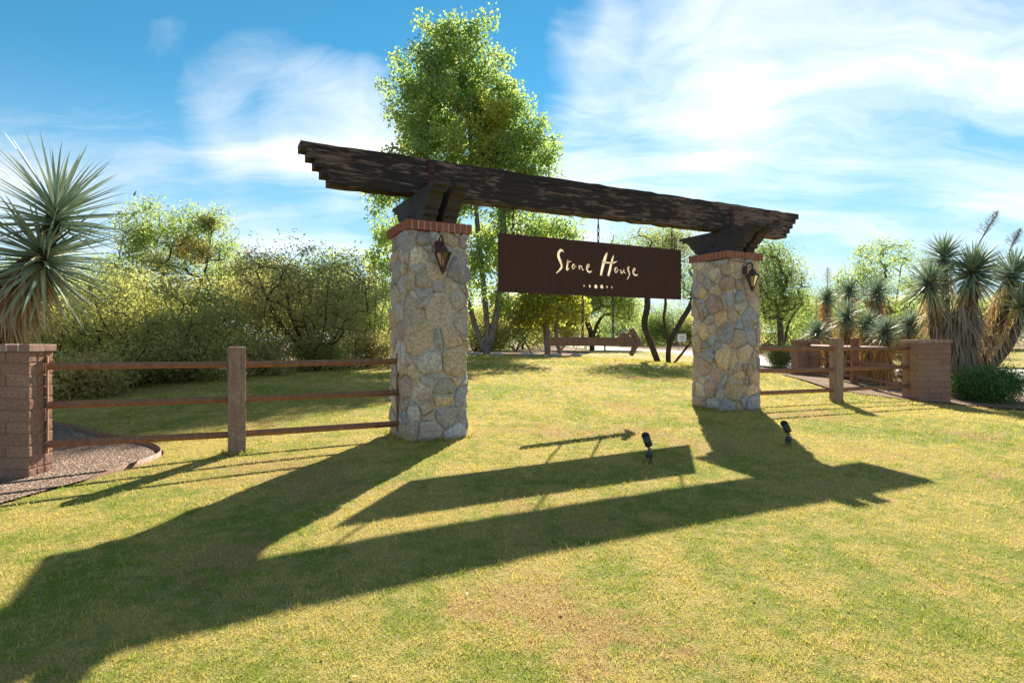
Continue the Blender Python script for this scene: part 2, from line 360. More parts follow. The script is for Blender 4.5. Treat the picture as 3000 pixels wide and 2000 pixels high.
def f_blade(n):
    p = n.pos(); tt = n.attr('tint'); m_, t = lawn_mix(n, p)
    m_ = n.m('ADD', m_, n.m('MULTIPLY', n.m('SUBTRACT', tt, .5), .20))
    c = n.mix(n.mr(m_, .412, .562), (.25, .335, .035), (.60, .475, .15)); c = n.mix(n.m('MULTIPLY', t, .8), c, (.54, .36, .17))
    c = n.mix(1., c, n.ramp(tt, [(0, (.36, .37, .37)), (.4, (.86, .86, .86)), (1, (1.14, 1.14, 1.14))]), 'MULTIPLY')
    bs = pbr(n, c, .6, spec=.25); tl = n.new('ShaderNodeBsdfTranslucent'); n.l.new(n.mix(1., c, (1.2, 1.25, .9), 'MULTIPLY'), tl.inputs[0])
    mx = n.new('ShaderNodeMixShader'); mx.inputs[0].default_value = .42; n.l.new(bs, mx.inputs[1]); n.l.new(tl.outputs[0], mx.inputs[2]); return mx.outputs[0]
M['blade'] = mat('blade', f_blade)
def f_dirt(n):
    p = n.pos(); a = n.noise(p, .7, 5, .6); b = n.noise(p, 14, 6, .7); v = n.vor(p, 55, 'F1', 'Color')
    c = n.mix(n.mr(a, .35, .65), (.235, .16, .11), (.32, .235, .165)); c = n.mix(n.mr(b, .35, .65, .5, 0), c, (.12, .08, .055))
    return pbr(n, c, .97, normal=n.bump(n.m('ADD', b, n.vor(p, 60)), .8, .03), spec=.1)
M['dirt'] = mat('dirt', f_dirt)
def f_gravel(n):
    p = n.pos(); v = n.new('ShaderNodeTexVoronoi'); n.l.new(p, v.inputs['Vector']); v.inputs['Scale'].default_value = 55
    sp = n.new('ShaderNodeSeparateColor'); n.l.new(v.outputs['Color'], sp.inputs[0])
    c = n.ramp(sp.outputs[0], [(0, (.11, .07, .05)), (.5, (.23, .15, .11)), (.85, (.34, .24, .18)), (1, (.5, .43, .36))])
    c = n.mix(n.mr(n.noise(p, 6, 5, .6), .4, .65, 0, .5), c, (.17, .125, .10))
    return pbr(n, c, .95, normal=n.bump(v.outputs['Distance'], 1., .02), spec=.15)
M['gravel'] = mat('gravel', f_gravel)
def f_road(n):
    p = n.pos(); a = n.noise(p, .6, 5, .6); b = n.noise(p, 40, 4, .7)
    return pbr(n, n.mix(n.mr(b, .3, .7, .25, 0), n.mix(a, (.46, .43, .40), (.56, .53, .50)), (.3, .28, .26)), .9, spec=.2)
M['road'] = mat('road', f_road)

# ------------------------------------------------------------------ terrain
CP = np.array([(-.97, 6.9, 0), (-1.3, 6.4, 0), (3.28, 9.1, .085), (-2.78, 6.04, -.01), (5.57, 10.2, .07), (7.6, 11.1, .0), (8.3, 11, -.04), (-4.3, 5.2, -.104), (-5.2, 5, -.13),
    (0, 0, -.15), (0, 3, -.05), (-4, 2, -.15), (4, 3, -.09), (6, 6, -.03), (12, 8, -.16), (14, 3, -.22), (-8, 2, -.25), (1.8, 6.2, .027), (-1, 3.7, -.03), (3.46, 4.95, -.08), (1.4, 6.85, .06),
    (0, -4, -.2), (10, -4, -.28), (-10, -4, -.3), (-7.3, 9.5, .10), (-7.2, 12.5, .24), (-5.2, 15, .324), (-3.6, 18, .40), (-1.38, 24, .64), (1.38, 24, .52), (4.9, 21, .40), (6.0, 17, .33),
    (.8, 13, .26), (3.4, 14, .27), (7.4, 13.5, .10), (8.65, 17.5, .05), (8.0, 15.5, .16), (9.9, 24, .12), (7.5, 32, .55), (5, 34, .6), (14.6, 17.5, .06), (20, 25, .3), (25, 40, .7), (12, 30, .2), (9, 48, .34),
    (2, 50, .38), (-10, 30, .55), (-15, 18, .3), (-13, 10, .0), (-20, 5, -.3), (22, 12, .0), (30, 0, -.3), (-30, 0, -.4), (40, 60, .6), (-40, 60, .5), (0, 80, .5), (-40, 25, .3), (45, 25, .5), (0, -30, -.4)], float)
def _tps_fit(cp, lam=.02):
    n = len(cp); d = np.linalg.norm(cp[:, None, :2] - cp[None, :, :2], axis=2)
    K = np.where(d > 0, d * d * np.log(d + 1e-12), 0) * .01 + lam * np.eye(n)
    P = np.c_[np.ones(n), cp[:, :2]]; A = np.block([[K, P], [P.T, np.zeros((3, 3))]])
    return np.linalg.solve(A, np.r_[cp[:, 2], 0, 0, 0])
TPW = _tps_fit(CP)
def hgt(x, y):
    x = np.asarray(x, float); y = np.asarray(y, float); sh = np.broadcast(x, y).shape
    xf = np.broadcast_to(x, sh).ravel(); yf = np.broadcast_to(y, sh).ravel(); out = np.empty(len(xf))
    for a in range(0, len(xf), 20000):
        xs = xf[a:a + 20000]; ys = yf[a:a + 20000]
        d2 = (xs[:, None] - CP[:, 0]) ** 2 + (ys[:, None] - CP[:, 1]) ** 2
        k = .5 * d2 * np.log(d2 + 1e-12) * .01
        z = k @ TPW[:-3] + TPW[-3] + TPW[-2] * xs + TPW[-1] * ys
        r = np.hypot(xs, ys - 15); s = np.clip((r - 40) / 40, 0, 1); s = s * s * (3 - 2 * s)
        out[a:a + 20000] = z * (1 - s) + .45 * s
    return out.reshape(sh)
def h1(x, y): return float(hgt(x, y))
def axis(lims, step, far):
    a = list(np.arange(lims[0], lims[1] + 1e-6, step)); s = step
    while a[-1] < far: s *= 1.25; a.append(a[-1] + s)
    s = step
    while a[0] > -far: s *= 1.25; a.insert(0, a[0] - s)
    return np.array(a)
def make_ground():
    xs = axis((-20, 26), .5, 1500); ys = axis((-4, 50), .5, 1500); gx, gy = np.meshgrid(xs, ys)
    z = hgt(gx, gy) - .05; nx, ny = len(xs), len(ys); i = np.arange(nx * ny).reshape(ny, nx)
    f = np.stack([i[:-1, :-1], i[:-1, 1:], i[1:, 1:], i[1:, :-1]], -1).reshape(-1, 4)
    o = link('ground', mesh_np('ground', np.c_[gx.ravel(), gy.ravel(), z.ravel()], f, smooth=True), M['dirt'])
    tag(o, 'brown desert ground beyond the lawn', kind='structure')
make_ground()
def smooth_poly(pts, n=4, closed=True):
    pts = [Vector(p) for p in pts]; out = []; m = len(pts)
    for i in range(m if closed else m - 1):
        p0, p1, p2, p3 = (pts[(i + k) % m] if closed else pts[min(max(i + k, 0), m - 1)] for k in (-1, 0, 1, 2))
        for k in range(n):
            t = k / n; out.append(.5 * ((2 * p1) + (-p0 + p2) * t + (2 * p0 - 5 * p1 + 4 * p2 - p3) * t * t + (-p0 + 3 * p1 - 3 * p2 + p3) * t ** 3))
    if not closed: out.append(pts[-1])
    return out
def inside(poly, x, y):
    x = np.asarray(x); y = np.asarray(y); c = np.zeros(x.shape, bool); q = np.array([(p[0], p[1]) for p in poly])
    j = len(q) - 1
    for i in range(len(q)):
        yi, yj = q[i, 1], q[j, 1]
        if yi != yj:
            c ^= ((yi > y) != (yj > y)) & (x < (q[j, 0] - q[i, 0]) * (y - yi) / (yj - yi) + q[i, 0])
        j = i
    return c
def patch(name, poly, step, dz, m):
    q = [(p[0], p[1]) for p in poly]; xs = [p[0] for p in q]; ys = [p[1] for p in q]
    gx, gy = np.meshgrid(np.arange(min(xs), max(xs), step), np.arange(min(ys), max(ys), step)); gx = gx.ravel() + .01; gy = gy.ravel() + .013
    k = inside(q, gx, gy); pts = [Vector(p) for p in q] + [Vector(p) for p in zip(gx[k], gy[k])]
    n = len(q); r = delaunay_2d_cdt(pts, [(i, (i + 1) % n) for i in range(n)], [], 1, 1e-5)
    v = np.array([(p.x, p.y) for p in r[0]]); z = hgt(v[:, 0], v[:, 1]) + dz
    me = mesh_np(name, np.c_[v, z], np.array([list(t) for t in r[2]]), smooth=True)
    o = link(name, me, m); tag(o, kind='structure'); return o
LAWN = smooth_poly([(-9, -5), (-9, 1.85), (-6, 2.7), (-4.52, 3.5), (-3.86, 4.18), (-3.68, 4.74), (-3.54, 5.2), (-3.46, 5.6), (-3.51, 5.97), (-3.77, 6.34), (-4.18, 6.65), (-4.88, 7.1), (-6.02, 7.85), (-7.9, 8.9), (-8.6, 10.2), (-7.3, 12.6), (-5.2, 15.2), (-3.7, 18), (-2.4, 22.4),
    (-.2, 23.2), (1.6, 24), (3.4, 27), (5.2, 35), (7.5, 38), (10.2, 36), (9.0, 28), (8.4, 22.5), (7.4, 17.8), (7.1, 15.6), (6.9, 13.9), (6.7, 12.4), (7.3, 11.1), (8.8, 9.9), (11, 8.9), (15, 7.6), (20, 5), (20, -5)], 4)
tag(patch('lawn', LAWN, .45, 0., M['lawn']), 'mown lawn, patchy green and straw, running under the gate')
BED_L = smooth_poly([(-9, 1.9), (-6, 2.75), (-4.55, 3.55), (-3.9, 4.2), (-3.72, 4.75), (-3.58, 5.2), (-3.5, 5.6), (-3.55, 5.95), (-3.8, 6.3), (-4.2, 6.6), (-4.9, 7.05), (-6.05, 7.8), (-9, 9.2), (-12, 6)], 5)
tag(patch('gravel_bed', BED_L, .3, .006, M['gravel']), 'gravel bed beneath the fence beside the low wall')
BED_R = smooth_poly([(7.38, 11.15), (6.8, 12.4), (7.0, 13.9), (7.2, 15.6), (7.5, 17.6), (9.5, 19.2), (11.6, 16.6), (13.5, 14.6), (17, 13.4), (20, 9), (15.2, 8.0), (11, 9.2), (8.9, 10.1)], 4)
tag(patch('planting_bed', BED_R, .4, .008, M['dirt']), 'reddish soil planting bed around the yuccas')
ROAD_C = smooth_poly([(34, 11.5), (24, 14.2), (17.5, 17), (13.6, 21), (12.0, 27), (10.6, 36), (9.6, 48), (9.6, 65), (9.0, 95), (6, 140)], 6, False)
def road_poly(hw):
    l, r = [], []
    for i, p in enumerate(ROAD_C):
        d = (ROAD_C[min(i + 1, len(ROAD_C) - 1)] - ROAD_C[max(i - 1, 0)]).normalized(); nn = Vector((-d.y, d.x))
        l.append(p + nn * hw); r.append(p - nn * hw)
    return l + r[::-1]
tag(patch('road', road_poly(2.45), .8, .012, M['road']), 'pale concrete driveway curving behind the gate')
LAWN_B = smooth_poly([(38, 14.3), (25, 17), (20, 19.5), (16.6, 22.8), (15.0, 27), (15.2, 36), (14.4, 46), (24, 40), (38, 30), (60, 20)], 4)
tag(patch('lawn', LAWN_B, 1., .0, M['lawn']), 'shaded strip of lawn across the driveway')

# ------------------------------------------------------------------ gate frame
GA = R(27.5); GU = Vector((math.cos(GA), math.sin(GA), 0)); GN = Vector((math.sin(GA), -math.cos(GA), 0))
C1 = Vector((-.972, 6.9125, 0)); C2 = C1 + GU * 4.791
def G(t, n, z): return C1 + GU * t + GN * n + Vector((0, 0, z))

# ------------------------------------------------------------------ stone pillars
def clip(poly, a, b, c):           # keep a*x+b*y<=c
    out = []
    for i in range(len(poly)):
        p, q = poly[i], poly[(i + 1) % len(poly)]; dp = a * p[0] + b * p[1] - c; dq = a * q[0] + b * q[1] - c
        if dp <= 0: out.append(p)
        if (dp < 0 < dq) or (dq < 0 < dp):
            s = dp / (dp - dq); out.append((p[0] + (q[0] - p[0]) * s, p[1] + (q[1] - p[1]) * s))
    return out
def stone_cells(per, hgt_, rnd, size):
    seeds = []; v = 0.
    while v < hgt_ + .05:
        rh = rnd.uniform(.09, .20) * size; uu = rnd.uniform(0, .2); end = uu + per
        while uu < end - .06:
            wd = rnd.choice([.08, .12, .16, .22, .30]) * size * rnd.uniform(.8, 1.2)
            seeds.append(((uu + wd / 2) % per, v + rh / 2 + rnd.gauss(0, .05), (min(wd, rh * 1.6) * .5) ** 2 * rnd.uniform(.3, 1.3))); uu += wd
        v += rh
    cells = []
    for i, (x, y, wt) in enumerate(seeds):
        if y < -.06 or y > hgt_ + .06: continue
        poly = [(-.4, max(-.4, -y)), (.4, max(-.4, -y)), (.4, min(.4, hgt_ - y)), (-.4, min(.4, hgt_ - y))]
        if poly[0][1] >= poly[2][1]: continue
        gap = rnd.uniform(.004, .012)
        for j, (x2, y2, w2) in enumerate(seeds):
            if i == j: continue
            dx = (x2 - x + per / 2) % per - per / 2; dy = y2 - y; L = math.hypot(dx, dy)
            if L > .75 or L < 1e-4: continue
            poly = clip(poly, dx / L, dy / L, (L * L + wt - w2) / (2 * L) - gap)
            if len(poly) < 3: break
        if len(poly) < 3: continue
        A = .5 * sum(poly[k][0] * poly[(k + 1) % len(poly)][1] - poly[(k + 1) % len(poly)][0] * poly[k][1] for k in range(len(poly)))
        if A < .0022: continue
        cells.append((x, y, poly))
    return cells
def pillar(center, width, z0, z1, seed, smat, label, dense=1.):
    rnd = random.Random(seed); root = empty('stone_pillar', (center.x, center.y, z0), GA); tag(root, label, 'pillar', 'stone gate pillars')
    hh = z1 - z0; hw = width / 2
    core = box_mesh('mortar_core', width - .004, width - .004, hh + .25, .045, 3, (0, 0, hh / 2 - .125))
    link('mortar_core', core, M['mortar'], root)
    def wrap(u, v, off):
        u %= 4 * width; k = int(u // width); s = u - k * width - hw
        ang = 0.; e = hw - abs(s); rr = .05
        if e < rr: ang = math.copysign((1 - e / rr) ** 1.0 * math.pi / 4, s)
        pull = .012 * (max(0, 1 - e / rr)) ** 2
        p = Vector((s - math.copysign(pull, s), -hw + pull, 0)); nn = Vector((math.sin(ang), -math.cos(ang), 0))
        q = p + nn * off; rz = Matrix.Rotation(k * math.pi / 2, 3, 'Z'); q = rz @ q; q.z = v; return q
    for (cx, cy, poly) in stone_cells(4 * width, hh, rnd, dense):
        for it in range(2):
            np_ = []
            for k in range(len(poly)):
                a, b = poly[k], poly[(k + 1) % len(poly)]; f = .08 if it == 0 else .22
                np_ += [(a[0] + (b[0] - a[0]) * f, a[1] + (b[1] - a[1]) * f), (b[0] + (a[0] - b[0]) * f, b[1] + (a[1] - b[1]) * f)]
            poly = np_
        poly = [(p[0] + rnd.gauss(0, .0034), p[1] + rnd.gauss(0, .0034)) for p in poly]
        mx = sum(p[0] for p in poly) / len(poly); my = sum(p[1] for p in poly) / len(poly)
        tx, ty = rnd.gauss(0, .08), rnd.gauss(0, .08); ht = rnd.uniform(.008, .036); n = len(poly); v = []; f = []
        org = wrap(cx + mx, cy + my, 0)
        for sc_, dep in ((1.03, -.02), (1.0, ht * .45), (.93, ht * .9), (.62, ht * 1.12)):
            for p in poly:
                a, b = mx + (p[0] - mx) * sc_, my + (p[1] - my) * sc_
                off = dep + (tx * (a - mx) + ty * (b - my)) * (dep > 0) + (rnd.gauss(0, .0018) if dep > 0 else 0)
                v.append(wrap(cx + a, cy + b, max(off, .003) if dep > 0 else off) - org)
        v.append(wrap(cx + mx, cy + my, ht * 1.2) - org)
        for r_ in range(3):
            for k in range(n): f.append((r_ * n + k, r_ * n + (k + 1) % n, (r_ + 1) * n + (k + 1) % n, (r_ + 1) * n + k))
        for k in range(n): f.append((3 * n + k, 3 * n + (k + 1) % n, 4 * n))
        st = link('stone', mesh_pd('stone', v, f, True), smat, root); st.location = org
    # soldier-course brick cap
    cw = .76; ch = .105; capm = link('cap_mortar', box_mesh('cap_mortar', cw - .012, cw - .012, ch - .008, 0, 1, (0, 0, hh + ch / 2)), M['mortar'], root)
    nb = 11; bw = cw / nb; bme = box_mesh('brick', bw - .011, bw - .011, ch, .004, 1)
    for k in range(4):
        for i in range(nb - 1):
            b = link('brick', bme, M['brick'], root)
            s = -cw / 2 + (bw - .011) / 2 - .003 + i * (cw - (bw - .011) + .006) / (nb - 1); q = Matrix.Rotation(k * math.pi / 2, 3, 'Z') @ Vector((s + rnd.gauss(0, .001), -cw / 2 + (bw - .011) / 2 - .003 + rnd.gauss(0, .001), hh + ch / 2 + rnd.gauss(0, .001)))
            b.location = q; b.rotation_euler = (0, 0, k * math.pi / 2)
    return root
ZC = 2.318
pillar(C1, .69, -.02, ZC, 11, M['stone_grey'], 'grey fieldstone pillar with red brick cap, left support of the gate beam', 1.3)
pillar(C2, .69, .04, ZC, 23, M['stone_tan'], 'tan and grey fieldstone pillar with brick cap at the right end of the gate', 1.2)
ZT = ZC + .105

# ------------------------------------------------------------------ timber beam and corbels
def prof_prism(name, prof, depth, axis_len_first=True, rough=0., subx=0):
    """prof: list of (a,z) outline, extruded along second axis by depth, centred"""
    n = len(prof); v = [(a, -depth / 2, z) for a, z in prof] + [(a, depth / 2, z) for a, z in prof]
    bm = bmesh.new(); bv = [bm.verts.new(q) for q in v]
    bm.faces.new(bv[:n]); bm.faces.new(bv[n:][::-1])
    for i in range(n): bm.faces.new((bv[i], bv[n + i], bv[n + (i + 1) % n], bv[(i + 1) % n]))
    bmesh.ops.recalc_face_normals(bm, faces=bm.faces[:])
    if rough: bmesh.ops.bevel(bm, geom=[e for e in bm.edges], offset=rough, segments=1, affect='EDGES')
    me = bpy.data.meshes.new(name); bm.to_mesh(me); bm.free(); return me
ZB0, ZB1 = 2.772, 3.185
def beam():
    root = empty('timber_beam', G(2.45, 0, ZB0), GA); tag(root, 'long dark weathered timber beam with stepped ends spanning both pillars', 'beam')
    L0, L1 = -1.43 - 2.45, 6.34 - 2.45; H_ = ZB1 - ZB0; s = H_ / 5
    top, bot = [], []
    nseg = 60; rnd = random.Random(5)
    prof = []
    for k in range(5): prof += [(L0 + k * .072, H_ - s * (k + 1) + (s if False else 0))]
    pts = [(L0, H_), ]
    for k in range(5):
        pts.append((L0 + k * .072, H_ - s * (k + 1)))
        if k < 4: pts.append((L0 + (k + 1) * .072, H_ - s * (k + 1)))
    low = [(L0 + .30 + i * (L1 - L0 - .60) / nseg, rnd.gauss(0, .0045)) for i in range(1, nseg)]
    pts += low
    for k in range(4, -1, -1):
        pts.append((L1 - k * .072, H_ - s * (k + 1)))
        pts.append((L1 - k * .072, H_ - s * k))
    hi = [(L1 - i * (L1 - L0) / nseg, H_ + rnd.gauss(0, .0035)) for i in range(1, nseg)]
    pts += hi
    me = prof_prism('beam_body', pts, .22)
    link('beam_body', me, M['timber'], root)
    for t in (.0, 4.80):
        for sgn in (1, -1):
            st = link('strap', box_mesh('strap', .085, .010, H_ - .045, .002), M['corten'], root); st.location = (t - 2.45, -sgn * .116, H_ / 2 - .02)
            for z in (.12, .27):
                b = link('bolt', lathe('bolt', [(.0, 0), (.02, 0), (.02, .008), (.012, .014)], 8), M['rust_iron'], root); b.location = (t - 2.45, -sgn * .121, z); b.rotation_euler = (R(90) * sgn, 0, 0)
beam()
def corbel(base, label, dt):
    root = empty('timber_corbel', base + GU * dt, GA); tag(root, label, 'corbel', 'timber corbels on the pillar caps')
    H_ = ZB0 - ZT - .002; half = [(.375, 0), (.375, .055), (.425, .055), (.425, .115), (.475, .13), (.585, .27), (.65, .275), (.66, .275), (.70, .345 + .0), (.70, H_)]
    half = [(.385, 0), (.385, .055), (.44, .055), (.44, .112), (.49, .125), (.53, .165), (.60, .255), (.70, .262), (.70, .305), (.775, .308), (.775, H_)]
    pts = [(-a, z) for a, z in half[::-1]][::-1]; pts = [(-a, z) for a, z in half]; pts = half + [(-a, z) for a, z in half[::-1]]
    me = prof_prism('corbel_body', pts, .165, rough=.004)
    o = link('corbel_body', me, M['timber_dark'], root); o.rotation_euler = (0, 0, R(-90))
    pl = link('side_plate', box_mesh('side_plate', .008, .26, .16, .002), M['timber_dark'], root); sx = -1 if dt < .02 else 1
    pl.location = (sx * .0865, 0, .10)
    bm_ = lathe('bolt', [(.0, 0), (.017, 0), (.017, .008), (.010, .013)], 8)
    for y in (-.06, .06):
        b = link('bolt', bm_, M['rust_iron'], root); b.location = (sx * .0905, y, .11); b.rotation_euler = (0, R(90) * sx, 0)
for c, w_ in ((C1, 'left'), (C2, 'right')):
    corbel(Vector((c.x, c.y, ZT + .001)), 'dark timber corbel on the %s pillar cap, nearer the %s' % (w_, 'leafy shrubs at left' if w_ == 'left' else 'hanging sign'), -.125)
    corbel(Vector((c.x, c.y, ZT + .001)), 'dark timber corbel on the %s pillar cap, nearer the %s' % (w_, 'hanging sign' if w_ == 'left' else 'yuccas at right'), .115)

# ------------------------------------------------------------------ hanging sign, arrow and chains
LETTERS = {'S': [[(1.858, 2.255, 0.009), (1.844, 2.282, 0.021), (1.813, 2.29, 0.031), (1.781, 2.258, 0.033), (1.775, 2.211, 0.04), (1.799, 2.154, 0.038), (1.822, 2.102, 0.033), (1.819, 2.061, 0.028), (1.785, 2.024, 0.021), (1.737, 1.983, 0.012)]], 't': [[(1.92, 2.173, 0.019), (1.914, 2.108, 0.026), (1.903, 2.06, 0.026), (1.911, 2.038, 0.021), (1.942, 2.068, 0.012)], [(1.896, 2.14, 0.017), (1.945, 2.148, 0.014), (1.98, 2.154, 0.009)]], 'o': [[(2.015, 2.126, 0.019), (1.99, 2.089, 0.021), (1.996, 2.057, 0.017), (2.018, 2.067, 0.014), (2.03, 2.1, 0.017), (2.015, 2.126, 0.014)], [(2.027, 2.093, 0.012), (2.065, 2.087, 0.01)]], 'n': [[(2.098, 2.113, 0.021), (2.101, 2.053, 0.021)], [(2.101, 2.077, 0.012), (2.127, 2.106, 0.017), (2.141, 2.079, 0.019), (2.151, 2.053, 0.017), (2.177, 2.056, 0.01)]], 'e': [[(2.223, 2.084, 0.014), (2.257, 2.104, 0.014), (2.26, 2.128, 0.017), (2.234, 2.124, 0.019), (2.219, 2.084, 0.026), (2.238, 2.04, 0.026), (2.274, 2.03, 0.019), (2.306, 2.053, 0.01)]], 'H': [[(2.556, 2.312, 0.022), (2.519, 2.23, 0.042), (2.481, 2.117, 0.042), (2.448, 1.991, 0.034)], [(2.665, 2.286, 0.017), (2.635, 2.2, 0.032), (2.602, 2.087, 0.037), (2.571, 1.99, 0.034)], [(2.463, 2.175, 0.034), (2.526, 2.175, 0.022), (2.617, 2.172, 0.02), (2.685, 2.184, 0.017), (2.728, 2.206, 0.01)]], 'o2': [[(2.708, 2.121, 0.02), (2.685, 2.086, 0.022), (2.693, 2.049, 0.017), (2.716, 2.057, 0.015), (2.728, 2.091, 0.017), (2.708, 2.121, 0.015)], [(2.725, 2.086, 0.012), (2.77, 2.078, 0.009)]], 'u': [[(2.788, 2.098, 0.017), (2.785, 2.054, 0.022), (2.809, 2.047, 0.017), (2.837, 2.088, 0.015)], [(2.84, 2.107, 0.017), (2.844, 2.057, 0.02), (2.876, 2.053, 0.009)]], 's': [[(2.949, 2.132, 0.013), (2.918, 2.13, 0.023), (2.913, 2.092, 0.028), (2.934, 2.05, 0.025), (2.926, 2.005, 0.02), (2.89, 1.957, 0.012)]], 'e2': [[(3.005, 2.079, 0.013), (3.04, 2.099, 0.015), (3.04, 2.122, 0.015), (3.013, 2.117, 0.02), (2.997, 2.072, 0.025), (3.021, 2.035, 0.025), (3.06, 2.027, 0.018), (3.089, 2.045, 0.01)]]}
DOTS = [(2.176, 1.842, 0.014, 0.016), (2.268, 1.842, 0.017, 0.022), (2.367, 1.84, 0.028, 0.027), (2.466, 1.843, 0.027, 0.027), (2.552, 1.843, 0.014, 0.018), (2.632, 1.842, 0.014, 0.016)]
ST0, ST1, SZ0, SZ1 = .905, 3.882, 1.712, 2.437
def stroke_prisms(strokes, tc, y0, y1, grow=1., dy=0.):
    v, f = [], []
    for si, st in enumerate(strokes):
        pts = smooth_poly([(p[0], p[1], p[2]) for p in st], 5, False); b0 = len(v); n = len(pts); ya, yb = y0 + dy * si, y1 + dy * si
        for i, p in enumerate(pts):
            a = pts[max(i - 1, 0)]; b = pts[min(i + 1, n - 1)]; d = Vector((b.x - a.x, b.y - a.y)).normalized(); nn = Vector((-d.y, d.x)); hw = max(p.z * .5 * grow, .003)
            v += [(p.x + nn.x * hw - tc, ya, p.y + nn.y * hw - SZ0), (p.x - nn.x * hw - tc, ya, p.y - nn.y * hw - SZ0), (p.x + nn.x * hw - tc, yb, p.y + nn.y * hw - SZ0), (p.x - nn.x * hw - tc, yb, p.y - nn.y * hw - SZ0)]
            if i: q = b0 + 4 * i; f += [(q - 4, q - 3, q + 1, q), (q - 4, q, q + 2, q - 2), (q - 3, q - 1, q + 3, q + 1), (q - 2, q + 2, q + 3, q - 1)]
        f += [(b0, b0 + 2, b0 + 3, b0 + 1), (b0 + 4 * n - 4, b0 + 4 * n - 3, b0 + 4 * n - 1, b0 + 4 * n - 2)]
    return v, f
def dot_prism(t, z, a, b, tc, y0, y1):
    v = [(t - tc + a * math.cos(q) * (1 + .08 * math.sin(3 * q + t * 9)), y0, z - SZ0 + b * math.sin(q)) for q in np.linspace(0, 2 * math.pi, 16, endpoint=False)]
    v += [(x, y1, z_) for x, _, z_ in v]; return v, [tuple(range(16)), tuple(range(31, 15, -1))] + [(i, 16 + i, 16 + (i + 1) % 16, (i + 1) % 16) for i in range(16)]
def sign():
    """steel plate with the letters cut through; cream inlays sit inside the openings"""
    root = empty('hanging_sign', G((ST0 + ST1) / 2, 0, SZ0), GA); tag(root, 'wide rusted steel sign reading Stone House in cream lettering, hung under the beam', 'sign')
    W_, H_ = ST1 - ST0, SZ1 - SZ0; tc = (ST0 + ST1) / 2
    # the plate outline and every stroke outline are triangulated together; triangles covered by a stroke are left open
    pts = [Vector((-W_ / 2, 0)), Vector((W_ / 2, 0)), Vector((W_ / 2, H_)), Vector((-W_ / 2, H_))]; faces = [[0, 1, 2, 3]]
    def add_face(poly): b0 = len(pts); pts.extend(poly); faces.append(list(range(b0, b0 + len(poly))))
    for k, strokes in LETTERS.items():
        for st in strokes:
            v, _ = stroke_prisms([st], tc, 0, 1, 1.22); n = len(v) // 4; L_ = [Vector((v[4 * i][0], v[4 * i][2])) for i in range(n)]; R_ = [Vector((v[4 * i + 1][0], v[4 * i + 1][2])) for i in range(n)]
            for i in range(n - 1):
                q = [L_[i], R_[i], R_[i + 1], L_[i + 1]]; ar = sum(q[j].x * q[(j + 1) % 4].y - q[(j + 1) % 4].x * q[j].y for j in range(4))
                if abs(ar) > 1e-7: add_face(q if ar > 0 else q[::-1])
    for d_ in DOTS:
        v, _ = dot_prism(d_[0], d_[1], d_[2] * 1.1, d_[3] * 1.1, tc, 0, 1); add_face([Vector((q[0], q[2])) for q in v[:16]])
    r = delaunay_2d_cdt(pts, [(q[i], q[(i + 1) % len(q)]) for q in faces for i in range(len(q))], [], 0, 1e-6)
    cen = np.array([sum((r[0][i] for i in t), Vector((0, 0))) / len(t) for t in r[2]]); hole = np.zeros(len(cen), bool)
    for q in faces[1:]: hole |= inside([pts[i] for i in q], cen[:, 0], cen[:, 1])
    keep = [t for t, h_ in zip(r[2], hole) if not h_]; nv = len(r[0])
    v = [(q.x, -.012, q.y) for q in r[0]] + [(q.x, .012, q.y) for q in r[0]]; f = [tuple(t) for t in keep] + [tuple(i + nv for i in t[::-1]) for t in keep]; cnt = {}
    for t in keep:
        for i in range(len(t)): e = (t[i], t[(i + 1) % len(t)]); cnt[e] = cnt.get(e, 0) + 1
    for (i, j) in cnt:
        if (j, i) not in cnt: f.append((j, i, i + nv, j + nv))
    link('panel', mesh_pd('panel', v, f), M['corten'], root)
    for k, strokes in LETTERS.items():
        v, f = stroke_prisms(strokes, tc, -.002, .004, 1.32, .0008); link('letter', mesh_pd('letter', v, f), M['inlay'], root)
    for (t, z, a, b) in DOTS:
        v, f = dot_prism(t, z, a * 1.16, b * 1.16, tc, -.002, .004); link('pebble_mark', mesh_pd('pebble_mark', v, f), M['inlay'], root)
sign()
def link_mesh(L, W_, r):
    pts = []
    for i in range(16):
        a = 2 * math.pi * i / 16; x = (W_ / 2 - r) * math.cos(a); z = (W_ / 2 - r) * math.sin(a) + math.copysign(L / 2 - W_ / 2, math.sin(a)) * (abs(math.sin(a)) > .01)
        pts.append((x, 0, z))
    pts = pts + pts[:2]; V, F = tube_arrays(pts, [r] * len(pts), 6); return mesh_np('link', V, F, smooth=True)
LK = link_mesh(.068, .04, .0068)
def chain(t, ztop, zbot, rod, label, group, m='chain'):
    root = empty('chain', G(t, 0, zbot), GA); tag(root, label, 'chain', group)
    if rod:
        o = link('hook_rod', lathe('hook_rod', [(.008, 0), (.008, rod)], 8), M[m], root); o.location = (0, 0, ztop - zbot - rod)
    z = ztop - zbot - rod - .02; i = 0
    while z > -.02:
        o = link('link', LK, M[m], root); o.location = (0, 0, z); o.rotation_euler = (0, 0, R(90 * (i % 2) + 25)); z -= .053; i += 1
chain(1.114, ZB0, SZ1, .10, 'dark chain holding the left end of the big sign', 'chains of the big sign')
chain(2.41, ZB0, SZ1, .10, 'dark chain holding the middle of the big sign', 'chains of the big sign')
chain(3.715, ZB0, SZ1, .10, 'dark chain holding the right end of the big sign', 'chains of the big sign')
chain(2.156, SZ0, 1.155, 0, 'rusty chain above the middle of the arrow', 'chains of the arrow', 'rust_iron')
chain(2.655, SZ0, 1.155, 0, 'rusty chain above the arrow, nearer its head', 'chains of the arrow', 'rust_iron')
